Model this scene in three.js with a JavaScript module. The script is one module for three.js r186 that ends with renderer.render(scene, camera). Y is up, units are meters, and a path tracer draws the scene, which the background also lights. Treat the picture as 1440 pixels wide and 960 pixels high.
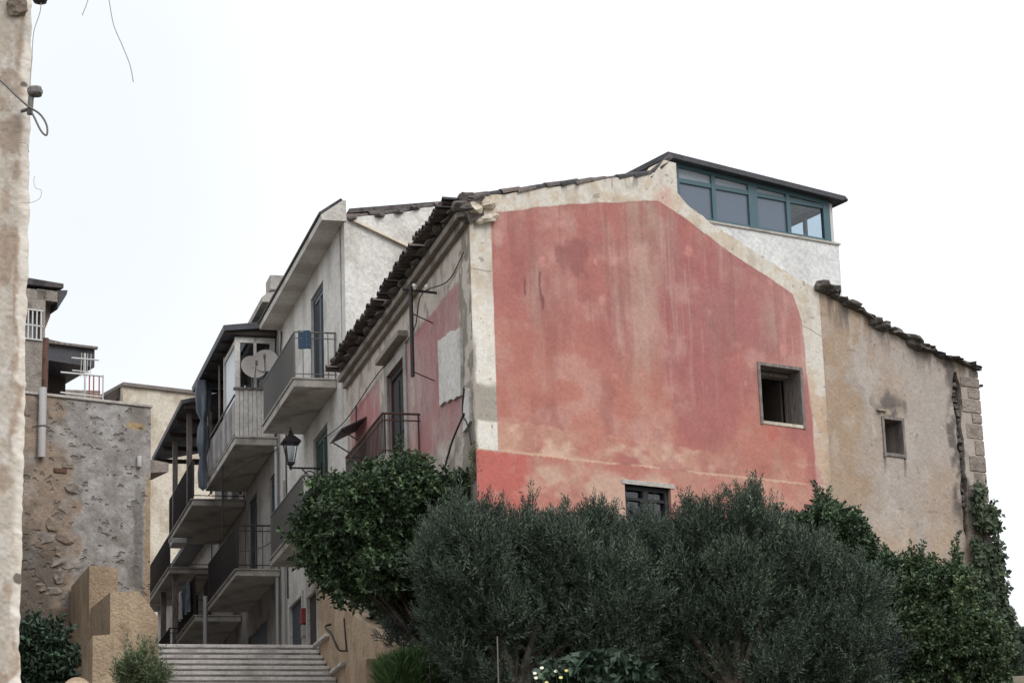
import * as THREE from 'three';
import { mergeGeometries, toCreasedNormals } from 'three/addons/utils/BufferGeometryUtils.js';
import { RoundedBoxGeometry } from 'three/addons/geometries/RoundedBoxGeometry.js';

// ------------------------------------------------------------------ camera
const scene = new THREE.Scene();
const camera = new THREE.PerspectiveCamera(15.19, 1440 / 960, 0.1, 3000);
camera.rotation.order = 'YXZ';
camera.position.set(0, 1.6, 0);
camera.rotation.set(0.2677, 0, -0.034);
const renderer = new THREE.WebGLRenderer({ antialias: true });
renderer.toneMapping = THREE.LinearToneMapping;
renderer.toneMappingExposure = 1.28;
renderer.shadowMap.enabled = true;

// ------------------------------------------------------------------ noise
function rng(seed) { let a = seed >>> 0; return () => { a = (a + 0x6D2B79F5) | 0; let t = Math.imul(a ^ (a >>> 15), 1 | a); t = (t + Math.imul(t ^ (t >>> 7), 61 | t)) ^ t; return ((t ^ (t >>> 14)) >>> 0) / 4294967296; }; }
const LAT = new Float32Array(65536); { const r = rng(7); for (let i = 0; i < 65536; i++) LAT[i] = r(); }
const md = (a, n) => ((a % n) + n) % n;
function vn(x, y, p = 256, seed = 0) {               // value noise, period p cells
  const xi = Math.floor(x), yi = Math.floor(y); let fx = x - xi, fy = y - yi;
  fx = fx * fx * (3 - 2 * fx); fy = fy * fy * (3 - 2 * fy);
  const x0 = md(xi, p), x1 = x0 + 1 === p ? 0 : x0 + 1, y0 = md(yi, p), y1 = y0 + 1 === p ? 0 : y0 + 1, s = seed * 7919;
  const r0 = Math.imul(y0 + s, 40503), r1 = Math.imul(y1 + s, 40503), c0 = Math.imul(x0, 30011), c1 = Math.imul(x1, 30011);
  const A = LAT[((r0 + c0) ^ ((r0 + c0) >>> 13)) & 65535], B = LAT[((r0 + c1) ^ ((r0 + c1) >>> 13)) & 65535], C = LAT[((r1 + c0) ^ ((r1 + c0) >>> 13)) & 65535], D = LAT[((r1 + c1) ^ ((r1 + c1) >>> 13)) & 65535];
  return A + (B - A) * fx + (C - A) * fy + (A - B - C + D) * fx * fy;
}
function fbm(x, y, oct = 4, p = 256, seed = 0) { let s = 0, a = 0.5, n = 0; for (let i = 0; i < oct; i++) { s += a * vn(x, y, p, seed + i); n += a; a *= 0.5; x *= 2; y *= 2; p *= 2; } return s / n; }
const sst = (a, b, x) => { const t = Math.min(1, Math.max(0, (x - a) / (b - a))); return t * t * (3 - 2 * t); };
const mix = (a, b, t) => a + (b - a) * t;
const mixc = (a, b, t) => [mix(a[0], b[0], t), mix(a[1], b[1], t), mix(a[2], b[2], t)];
const clamp = (x, a = 0, b = 1) => Math.min(b, Math.max(a, x));
function lin(pts, x) { if (x <= pts[0][0]) return pts[0][1]; for (let i = 1; i < pts.length; i++) if (x <= pts[i][0]) { const [a, b] = pts[i - 1], [c, d] = pts[i]; return b + (d - b) * (x - a) / (c - a); } return pts[pts.length - 1][1]; }

// ------------------------------------------------------------------ sky: bright overcast with a thinner pale blue opening, and a veiled sun
{
  const W = 1024, H = 512, d = new Float32Array(W * H * 4);
  for (let j = 0; j < H; j++) for (let i = 0; i < W; i++) {
    const el = (j + 0.5) / H * Math.PI - Math.PI / 2, az = ((i + 0.5) / W - 0.25) * 2 * Math.PI;   // az 0 = ahead, positive to the right
    const se = Math.sin(Math.max(el, 0));
    let L = 0.85 + 0.36 * se + 0.12 * (fbm(i / 64, j / 40, 5, 16, 3) - 0.5);
    let c = [L * 0.965, L, L * 1.045];
    const n = fbm(i / 40, j / 24, 4, 1024, 11) - 0.5;
    const thin = 1 - sst(0.01, 0.17, Math.hypot((az + 0.175) * 0.9, (el - 0.335) * 0.55) + n * 0.05);
    c = mixc(c, [0.70, 0.74, 0.775], thin * 0.95);
    if (el < 0) c = [0.26, 0.26, 0.26];
    const k = (j * W + i) * 4; d[k] = c[0]; d[k + 1] = c[1]; d[k + 2] = c[2]; d[k + 3] = 1;
  }
  const t = new THREE.DataTexture(d, W, H, THREE.RGBAFormat, THREE.FloatType);
  t.mapping = THREE.EquirectangularReflectionMapping; t.colorSpace = THREE.LinearSRGBColorSpace;
  t.magFilter = t.minFilter = THREE.LinearFilter; t.needsUpdate = true;
  scene.background = t; scene.environment = t;
}
const sun = new THREE.DirectionalLight(0xfffcf8, 1.5);
sun.position.set(60, 95, 10); sun.target.position.set(0, 10, -50); sun.castShadow = true;
sun.shadow.radius = 55; sun.shadow.mapSize.set(2048, 2048);
Object.assign(sun.shadow.camera, { left: -60, right: 60, top: 60, bottom: -60, near: 1, far: 300 });
scene.add(sun, sun.target);

// ------------------------------------------------------------------ textures and materials
function makeTex(w, h, fn, rep = null) {             // fn(x, y in 0..1) -> [r, g, b (sRGB 0..255), height 0..1]
  const c = new Uint8Array(w * h * 4), b = new Uint8Array(w * h * 4);
  for (let j = 0; j < h; j++) for (let i = 0; i < w; i++) {
    const v = fn((i + 0.5) / w, (j + 0.5) / h), k = (j * w + i) * 4;
    c[k] = clamp(v[0], 0, 255); c[k + 1] = clamp(v[1], 0, 255); c[k + 2] = clamp(v[2], 0, 255); c[k + 3] = 255;
    b[k] = b[k + 1] = b[k + 2] = clamp(v[3]) * 255; b[k + 3] = 255;
  }
  const mk = (a, srgb) => { const t = new THREE.DataTexture(a, w, h); t.magFilter = THREE.LinearFilter; t.minFilter = THREE.LinearMipmapLinearFilter; t.generateMipmaps = true; if (srgb) t.colorSpace = THREE.SRGBColorSpace; t.wrapS = t.wrapT = THREE.RepeatWrapping; if (rep) t.repeat.set(1 / rep, 1 / rep); t.needsUpdate = true; return t; };
  return { map: mk(c, true), bump: mk(b, false) };
}
const std = (o) => { const m = new THREE.MeshStandardMaterial(Object.assign({ roughness: 0.92, metalness: 0, side: THREE.DoubleSide }, o)); return m; };
const texMat = (t, bump = 0.02, o = {}) => std(Object.assign({ map: t.map, bumpMap: t.bump, bumpScale: bump }, o));
// tiling plaster/concrete: base colour, stain colour, patch strength; tile is `rep` metres
function plaster(base, stain, k, seed, rep = 3, streak = 0.3, n = 320) {
  return makeTex(n, n, (x, y) => {
    const big = fbm(x * 4, y * 4, 4, 4, seed), mid = fbm(x * 16, y * 16, 3, 16, seed + 5), fine = fbm(x * 64, y * 64, 2, 64, seed + 9);
    const st = fbm(x * 24, y * 3, 3, 24, seed + 13);
    let t = clamp(sst(0.45, 0.75, big) * k + sst(0.5, 0.8, st) * streak * k + (mid - 0.5) * 0.35);
    let c = mixc(base, stain, t * 0.85); const g = 1 + (fine - 0.5) * 0.18 + (mid - 0.5) * 0.1;
    return [c[0] * g, c[1] * g, c[2] * g, mid * 0.6 + fine * 0.4];
  }, rep);
}
const M = {};
M.white = texMat(plaster([204, 201, 196], [174, 168, 160], 0.8, 1, 3.4), 0.02);
M.whiteClean = texMat(plaster([206, 206, 205], [188, 187, 185], 0.5, 21, 3), 0.01);
M.cream = texMat(plaster([196, 187, 173], [164, 150, 132], 0.9, 2, 3), 0.02);
M.concrete = texMat(plaster([158, 153, 148], [122, 117, 112], 0.9, 3, 2.2), 0.02);
M.slab = texMat(plaster([172, 167, 160], [128, 122, 116], 0.9, 4, 2.4), 0.015);
M.tan = texMat(plaster([168, 148, 124], [140, 121, 100], 0.9, 5, 2), 0.03);
M.stair = texMat(plaster([196, 192, 188], [150, 145, 141], 1, 6, 1.7), 0.012);
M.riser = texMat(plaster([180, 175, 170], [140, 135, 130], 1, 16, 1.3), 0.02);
M.grey = texMat(plaster([140, 132, 124], [98, 91, 84], 1, 7, 2), 0.03);
M.stone = texMat(plaster([150, 136, 124], [116, 105, 96], 1, 8, 1.1), 0.03);
M.stoneB = texMat(plaster([136, 121, 107], [98, 88, 79], 1, 28, 1.1), 0.03);
M.rubble = texMat(plaster([98, 91, 87], [60, 56, 54], 1, 9, 0.8), 0.03);
M.tile = texMat(plaster([92, 84, 82], [56, 53, 54], 1, 10, 0.7), 0.01);
M.tileB = texMat(plaster([80, 74, 74], [48, 47, 48], 1, 11, 0.7), 0.01);
M.tileC = texMat(plaster([108, 96, 91], [72, 67, 66], 1, 30, 0.7), 0.01);
M.inside = texMat(plaster([158, 156, 154], [122, 120, 118], 1, 12, 2), 0.02);
M.soil = texMat(plaster([92, 82, 62], [58, 60, 40], 1, 13, 4), 0.05);
M.paving = texMat(plaster([168, 163, 157], [130, 125, 119], 1, 14, 2.4), 0.02);
M.bark = texMat(plaster([86, 76, 66], [52, 46, 40], 1, 15, 0.5), 0.02);
M.sheet = texMat(plaster([58, 58, 64], [42, 42, 47], 1, 17, 1.5), 0.008, { roughness: 0.6 });
M.wood = texMat(makeTex(256, 256, (x, y) => { const g = fbm(x * 48, y * 3, 4, 48, 40), k = 0.75 + 0.5 * g; return [66 * k, 58 * k, 54 * k, g]; }, 0.8), 0.006);
M.darkDoor = texMat(makeTex(256, 256, (x, y) => { const g = fbm(x * 48, y * 3, 4, 48, 140), k = 0.75 + 0.5 * g; return [47 * k, 46 * k, 48 * k, g]; }, 0.8), 0.006);
M.woodBrown = texMat(makeTex(256, 256, (x, y) => { const g = fbm(x * 40, y * 3, 4, 40, 44), k = 0.7 + 0.6 * g; return [70 * k, 50 * k, 46 * k, g]; }, 0.8), 0.006);
M.frameGrey = texMat(makeTex(256, 256, (x, y) => { const g = fbm(x * 30, y * 6, 4, 30, 47), k = 0.7 + 0.6 * g; return [116 * k, 108 * k, 104 * k, g]; }, 0.9), 0.01);
M.rust = texMat(plaster([92, 66, 56], [60, 46, 42], 1, 18, 0.5), 0.004);
M.shutter = std({ color: 0x3a4750, roughness: 0.55 });
M.shutterGreen = std({ color: 0x3c504c, roughness: 0.6 });
M.teal = std({ color: 0x3d5a62, roughness: 0.4 });
M.iron = std({ color: 0x34302f, roughness: 0.6, metalness: 0.3 });
M.ironGrey = std({ color: 0x6a6866, roughness: 0.6, metalness: 0.3 });
M.paleMetal = std({ color: 0xb9b8b6, roughness: 0.5, metalness: 0.2 });
M.cable = std({ color: 0x3b3938, roughness: 0.7 });
M.cablePale = std({ color: 0x9a9792, roughness: 0.7 });
M.mesh = texMat(plaster([128, 126, 130], [98, 96, 100], 1, 19, 1), 0.006, { roughness: 0.85 });
M.cloth = texMat(plaster([112, 118, 126], [80, 86, 94], 1, 20, 0.6), 0.02);
M.blueCloth = texMat(plaster([62, 84, 104], [44, 62, 80], 1, 22, 0.3), 0.01);
M.pvc = std({ color: 0xa9a6a4, roughness: 0.5 });
M.dish = std({ color: 0xb4aea9, roughness: 0.45 });
M.ceramic = std({ color: 0xd8d5cf, roughness: 0.25 });
M.red = std({ color: 0x8c3a38, roughness: 0.5 });
M.dustyGlass = new THREE.MeshPhysicalMaterial({ color: 0x9cabbd, transmission: 0.7, thickness: 0, roughness: 0.12, ior: 1.5, side: THREE.DoubleSide });
M.glass = new THREE.MeshPhysicalMaterial({ color: 0xe6ecf0, transmission: 1, thickness: 0, roughness: 0.03, ior: 1.5, side: THREE.DoubleSide });
M.opal = new THREE.MeshPhysicalMaterial({ color: 0xc9d2da, transmission: 0.6, thickness: 0, roughness: 0.5, side: THREE.DoubleSide });

// ------------------------------------------------------------------ frames, things and parts
class Frame { constructor(x, z, yaw) { this.m = new THREE.Matrix4().makeRotationY(yaw).setPosition(x, 0, z); } at(x, y, z) { return new THREE.Vector3(x, y, z).applyMatrix4(this.m); } }
const YG = 0.57427, YS = -1.31554;
const G = new Frame(-0.298, -42.799, YG);      // gable wall: x along it to the right, z out of it
const S = new Frame(-0.676, -42.555, YS);      // street front: x = minus the metres up the street, z out over the street
const Wf = new Frame(-3.628, -53.866, YG);     // side wall of the white house
const Lf = new Frame(-7.95, -54.3, YG);        // rough wall across the stairs
const Qf = new Frame(-15.6, -106.59, YG);      // house closing the street
const WORLD = new Frame(0, 0, 0);
const OB = (u, t, h) => new THREE.Vector3(-0.298 + 0.839598 * u - 0.252494 * t, h, -42.799 - 0.543208 * u - 0.967598 * t);  // u along gable, t up the street
const taken = {};
const numbered = (n) => { const k = taken[n] = (taken[n] ?? -1) + 1; return k ? `${n}_${String(k).padStart(3, '0')}` : n; };
function finish(o, parent) { o.castShadow = o.receiveShadow = true; parent.add(o); o.updateMatrixWorld(true); return o; }
function thing(name, label, category, frame, [x, y, z], group) {
  const g = new THREE.Group(); g.name = numbered(name);
  g.applyMatrix4(new THREE.Matrix4().multiplyMatrices(frame.m, new THREE.Matrix4().makeTranslation(x, y, z)));
  g.userData = { label, category }; if (group) g.userData.group = group;
  scene.add(g); g.updateMatrixWorld(true); return g;
}
function part(name, geo, mat, parent, frame, pos = null, rot = null, scl = null) {
  if (Array.isArray(geo)) geo = geo.length > 1 ? mergeGeometries(geo.map((g) => g.index ? g.toNonIndexed() : g)) : geo[0];
  const m = new THREE.Mesh(geo, mat); m.name = name;
  const T = new THREE.Matrix4().compose(pos ? new THREE.Vector3(...pos) : new THREE.Vector3(), new THREE.Quaternion().setFromEuler(rot ? new THREE.Euler(...rot) : new THREE.Euler()), scl ? new THREE.Vector3(...scl) : new THREE.Vector3(1, 1, 1));
  const L = parent.matrixWorld.clone().invert().multiply(frame.m).multiply(T);
  L.decompose(m.position, m.quaternion, m.scale);
  return finish(m, parent);
}
function single(name, label, category, geo, mat, frame, group) {      // a thing that is one mesh
  const m = part(numbered(name), geo, mat, scene, frame); m.userData = { label, category }; if (group) m.userData.group = group; return m;
}
function struct(name, geo, mat, frame = WORLD) { const m = part(name, geo, mat, scene, frame); m.userData.kind = 'structure'; return m; }

// ------------------------------------------------------------------ geometry helpers
function uvm(g, s = 1) {                              // uv in metres, by the main direction of each face
  if (g.index) g = g.toNonIndexed(); g.computeVertexNormals();
  const p = g.attributes.position, n = g.attributes.normal, uv = new Float32Array(p.count * 2);
  for (let i = 0; i < p.count; i += 3) {
    let ax = 0, ay = 0, az = 0; for (let k = 0; k < 3; k++) { ax += Math.abs(n.getX(i + k)); ay += Math.abs(n.getY(i + k)); az += Math.abs(n.getZ(i + k)); }
    for (let k = 0; k < 3; k++) {
      const x = p.getX(i + k), y = p.getY(i + k), z = p.getZ(i + k); let a, b;
      if (az >= ax && az >= ay) { a = x; b = y; } else if (ax >= ay) { a = z + 3.3; b = y; } else { a = x; b = z + 1.7; }
      uv[(i + k) * 2] = a * s; uv[(i + k) * 2 + 1] = b * s;
    }
  }
  g.setAttribute('uv', new THREE.BufferAttribute(uv, 2)); return g;
}
function uvRect(g, x0, x1, y0, y1) { const p = g.attributes.position, uv = g.attributes.uv; for (let i = 0; i < p.count; i++) uv.setXY(i, (p.getX(i) - x0) / (x1 - x0), (p.getY(i) - y0) / (y1 - y0)); return g; }
function bx(x0, x1, y0, y1, z0, z1, r = 0) {
  const w = Math.abs(x1 - x0), h = Math.abs(y1 - y0), d = Math.abs(z1 - z0);
  const g = r ? new RoundedBoxGeometry(w, h, d, 1, Math.min(r, w / 2.1, h / 2.1, d / 2.1)) : new THREE.BoxGeometry(w, h, d);
  g.translate((x0 + x1) / 2, (y0 + y1) / 2, (z0 + z1) / 2);
  if (r) { const q = g.index ? g.toNonIndexed() : g; const nn = q.attributes.normal.clone(); const k = uvm(q); k.setAttribute('normal', nn); return k; }
  return uvm(g);
}
const sb = (t0, t1, h0, h1, o0, o1, r = 0) => bx(-t1, -t0, h0, h1, o0, o1, r);    // box in the street frame
function rough(pts, step, amp, r, open = false) {                  // subdivide an outline and jitter it
  const out = [];
  for (let i = 0; i < pts.length; i++) { const a = pts[i], b = pts[(i + 1) % pts.length]; const L = Math.hypot(b[0] - a[0], b[1] - a[1]), n = a[2] ? 1 : Math.max(1, Math.round(L / step)); if (open && i === pts.length - 1) { out.push([a[0], a[1]]); break; } for (let k = 0; k < n; k++) { const f = k / n; out.push([mix(a[0], b[0], f) + (r() - 0.5) * amp, mix(a[1], b[1], f) + (r() - 0.5) * amp]); } }
  return out;
}
function wall(outline, holes, z0, z1, bevel = 0) {   // upright slab with openings
  const s = new THREE.Shape(outline.map((p) => new THREE.Vector2(p[0], p[1])));
  for (const h of holes) s.holes.push(new THREE.Path((Array.isArray(h[0]) ? h : [[h[0], h[2]], [h[1], h[2]], [h[1], h[3]], [h[0], h[3]]]).map((p) => new THREE.Vector2(p[0], p[1]))));
  const g = new THREE.ExtrudeGeometry(s, { depth: z1 - z0 - bevel, bevelEnabled: bevel > 0, bevelSize: bevel, bevelThickness: bevel, bevelSegments: 1, steps: 1, bevelOffset: -bevel });
  g.translate(0, 0, z0); return uvm(g);
}
function hexa(p) {                                   // p: 4 lower then 4 upper corners (Vector3)
  const q = [[0, 3, 2, 1], [4, 5, 6, 7], [0, 1, 5, 4], [1, 2, 6, 5], [2, 3, 7, 6], [3, 0, 4, 7]], v = [];
  for (const [a, b, c, d] of q) for (const k of [a, b, c, a, c, d]) v.push(p[k].x, p[k].y, p[k].z);
  const g = new THREE.BufferGeometry(); g.setAttribute('position', new THREE.Float32BufferAttribute(v, 3)); return uvm(g);
}
function tube(pts, r0, r1 = r0, seg = 6, smooth = true) {         // tapered tube through points
  const P = pts.map((p) => p.isVector3 ? p : new THREE.Vector3(...p)); let C = P;
  if (smooth && P.length > 2) C = new THREE.CatmullRomCurve3(P).getPoints((P.length - 1) * 5);
  const pos = [], uv = [], idx = []; let N = new THREE.Vector3(); let len = 0;
  for (let i = 0; i < C.length; i++) {
    const T = new THREE.Vector3().subVectors(C[Math.min(i + 1, C.length - 1)], C[Math.max(i - 1, 0)]).normalize();
    if (i === 0) N.set(Math.abs(T.y) > 0.9 ? 1 : 0, Math.abs(T.y) > 0.9 ? 0 : 1, 0); else len += C[i].distanceTo(C[i - 1]);
    N.addScaledVector(T, -N.dot(T)).normalize(); const B = new THREE.Vector3().crossVectors(T, N), r = mix(r0, r1, i / (C.length - 1));
    for (let k = 0; k <= seg; k++) { const a = k / seg * Math.PI * 2, c = Math.cos(a) * r, s = Math.sin(a) * r; pos.push(C[i].x + N.x * c + B.x * s, C[i].y + N.y * c + B.y * s, C[i].z + N.z * c + B.z * s); uv.push(k / seg * r0 * 6, len); }
  }
  const w = seg + 1; for (let i = 0; i < C.length - 1; i++) for (let k = 0; k < seg; k++) { const a = i * w + k; idx.push(a, a + w, a + 1, a + 1, a + w, a + w + 1); }
  for (const [b, f] of [[0, 1], [(C.length - 1) * w, 0]]) for (let k = 1; k < seg - 1; k++) f ? idx.push(b, b + k, b + k + 1) : idx.push(b, b + k + 1, b + k);
  const g = new THREE.BufferGeometry(); g.setAttribute('position', new THREE.Float32BufferAttribute(pos, 3)); g.setAttribute('uv', new THREE.Float32BufferAttribute(uv, 2)); g.setIndex(idx); g.computeVertexNormals(); return g.toNonIndexed();
}
const bar = (a, b, r = 0.012, seg = 6) => tube([a, b], r, r, seg, false);
function lathe(pts, seg = 16) { return uvm2(new THREE.LatheGeometry(pts.map((p) => new THREE.Vector2(...p)), seg)); }
function uvm2(g) { return g.index ? g.toNonIndexed() : g; }
function lump(sx, sy, sz, seed, detail = 1, amp = 0.35) {          // irregular stone
  const g = new THREE.IcosahedronGeometry(1, detail), p = g.attributes.position, r = rng(seed), m = {};
  for (let i = 0; i < p.count; i++) { const k = [p.getX(i), p.getY(i), p.getZ(i)].map((v) => v.toFixed(3)).join(); const f = m[k] ??= 1 - amp / 2 + r() * amp; const q = (v) => Math.sign(v) * Math.pow(Math.abs(v), 0.65); p.setXYZ(i, q(p.getX(i)) * f * sx, q(p.getY(i)) * f * sy, q(p.getZ(i)) * f * sz); }
  return uvm(g);
}

// ================================================================== ground
function terrainH(x, z) {
  const d = -z; let h = lin([[15, 0], [38, 4.6], [43, 5.7], [46, 6.0], [52, 7.6], [57, 9.2], [65, 9.6], [140, 9.8], [200, 11], [400, 14]], d);
  h += 5 * sst(10, 40, x) * sst(60, 100, d); return h + 0.1 * (fbm(x * 0.3 + 50, z * 0.3 + 50, 3) - 0.5);
}
{
  const xs = [], zs = []; for (let x = -60; x <= 60; x += 2) xs.push(x); for (let z = 20; z >= -160; z -= 2) zs.push(z);
  for (const e of [90, 160, 400, 1200]) { xs.push(e); xs.unshift(-e); } for (const e of [-220, -400, -800, -1400]) zs.push(e); for (const e of [60, 200, 1200]) zs.unshift(e);
  const pos = [], uv = [], idx = [], w = xs.length;
  for (const z of zs) for (const x of xs) { pos.push(x, terrainH(x, z), z); uv.push(x, z); }
  for (let j = 0; j < zs.length - 1; j++) for (let i = 0; i < w - 1; i++) { const a = j * w + i; idx.push(a, a + 1, a + w, a + 1, a + w + 1, a + w); }
  const g = new THREE.BufferGeometry(); g.setAttribute('position', new THREE.Float32BufferAttribute(pos, 3)); g.setAttribute('uv', new THREE.Float32BufferAttribute(uv, 2)); g.setIndex(idx); g.computeVertexNormals();
  struct('ground', g, M.soil);
}
struct('street', sb(12.78, 70, 9.4, 9.95, -0.2, 4.3), M.paving, S);
// stairs: each step a riser block under a pale nosing slab
{
  const st = thing('stone_stairs', 'wide grey stone stairs climbing between two tan parapets', 'stairs', S, [-8, 5, 2.3]);
  const r = rng(31);
  for (let i = 0; i < 22; i++) {
    const top = 9.95 - i * 0.17, t0 = 12.4 - i * 0.385, o0 = 0.62, o1 = 4.16;
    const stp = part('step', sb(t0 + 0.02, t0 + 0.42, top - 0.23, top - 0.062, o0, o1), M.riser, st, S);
    part('nosing', sb(t0 - 0.05 + r() * 0.012, t0 + 0.4, top - 0.068, top, o0 - 0.002, o1 + 0.002, 0.012), M.stair, stp, S);
  }
}
// tan rendered parapets along the stairs
const profile = (pts, t0, t1) => { const s = new THREE.Shape(pts.map((p) => new THREE.Vector2(p[0], p[1]))); const g = new THREE.ExtrudeGeometry(s, { depth: t1 - t0, bevelEnabled: true, bevelSize: 0.015, bevelThickness: 0.015, bevelSegments: 2 }); g.translate(0, 0, t0); return g; };
// wall running up the street: outline given in (t, h), from o0 to o1
const runWall = (pts, o0, o1, bev = 0.03) => { const s = new THREE.Shape(pts.map((p) => new THREE.Vector2(-p[0], p[1]))); const g = new THREE.ExtrudeGeometry(s, { depth: o1 - o0 - 2 * bev, bevelEnabled: true, bevelSize: bev, bevelThickness: bev, bevelSegments: 3, bevelOffset: -bev }); g.translate(0, 0, o0 + bev); return uvm(g); };
function planBlock(plan, base, tops) {               // plan corners (t, o) with a top height each
  const n = plan.length, v = [], P = (i, h) => new THREE.Vector3(-plan[i][0], h, plan[i][1]), tri = (a, b, c) => v.push(a.x, a.y, a.z, b.x, b.y, b.z, c.x, c.y, c.z);
  for (let i = 0; i < n; i++) { const j = (i + 1) % n; tri(P(i, base), P(j, base), P(j, tops[j])); tri(P(i, base), P(j, tops[j]), P(i, tops[i])); }
  for (let i = 1; i < n - 1; i++) tri(P(0, tops[0]), P(i, tops[i]), P(i + 1, tops[i + 1]));
  const g = new THREE.BufferGeometry(); g.setAttribute('position', new THREE.Float32BufferAttribute(v, 3)); return uvm(g);
}
single('stair_parapet', 'tan rendered parapet sloping down beside the stairs below the pink house', 'parapet', runWall([[12.2, 5], [12.2, 11.2], [11.4, 10.92], [10.2, 10.5], [7.96, 9.86], [5.2, 9.04], [2.44, 8.16], [2.44, 5]], 0.28, 0.6, 0.05), M.tan, S);
single('parapet_pier', 'short tan pier at the low end of the sloping parapet by the hedge', 'pier', runWall([[5.1, 5], [5.1, 8.46], [5.0, 8.52], [4.5, 8.52], [4.4, 8.46], [4.4, 5]], 0.68, 1.12, 0.04), M.tan, S);
single('parapet_block', 'tallest tan parapet block against the rough grey wall', 'parapet', planBlock([[8.77, 5.75], [8.66, 5.21], [12.9, 5.2], [12.55, 5.8]], 5, [10.94, 10.88, 11.1, 11.18]), M.tan, S);
single('parapet_block', 'tan parapet block with a chamfered sloping corner beside the steps', 'parapet', planBlock([[4.73, 5.72], [4.6, 5.22], [5.0, 4.83], [8.6, 4.83], [8.7, 5.72]], 4.5, [9.7, 9.7, 9.3, 9.7, 10.08]), M.tan, S);
single('parapet_block', 'low narrow tan parapet block behind the weedy bush', 'parapet', planBlock([[2.3, 6.24], [2.22, 5.89], [2.5, 5.63], [4.5, 5.63], [4.5, 6.24]], 4, [8.52, 8.54, 8.3, 8.5, 8.6]), M.tan, S);
{ const H = thing('added_shade_house', 'unseen plain house side added to shade the alley left of the tan parapets', 'house', S, [-7.5, 5, 10]); part('wall', planBlock([[2, 9.4], [2, 14], [12.6, 14], [12.2, 8.75]], 3, [14.5, 14.5, 14.5, 14.5]), M.grey, H, S); part('roof', planBlock([[1.9, 9.3], [1.9, 14], [12.6, 14], [12.2, 8.7]], 14.5, [14.7, 14.7, 14.7, 14.7]), M.tileB, H, S); }  // house hidden behind the near wall, added to shade the parapet sides
for (const [a, b, h] of [[10.9, 12.36, 9.9], [9.1, 10.4, 9.05]]) single('wall_ledge', h > 9.5 ? 'pale stone ledge on the stair parapet at the top step' : 'pale stone ledge on the stair parapet below the iron handrail', 'ledge', sb(a, b, h, h + 0.06, 0.6, 0.7, 0.01), M.stair, S);
{ const g = new THREE.SphereGeometry(0.24, 20, 14); g.scale(1, 0.9, 1); single('bollard_stone', 'rounded pale tan stone knob at the foot of the parapet', 'stone', [uvm(g.translate(-1.05, 7.42, 6.6)), lathe([[0, -3], [0.2, -3], [0.2, 0], [0, 0.02]]).translate(-1.05, 7.42, 6.6)].map((q) => uvm(q)), M.tan, S); }

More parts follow.
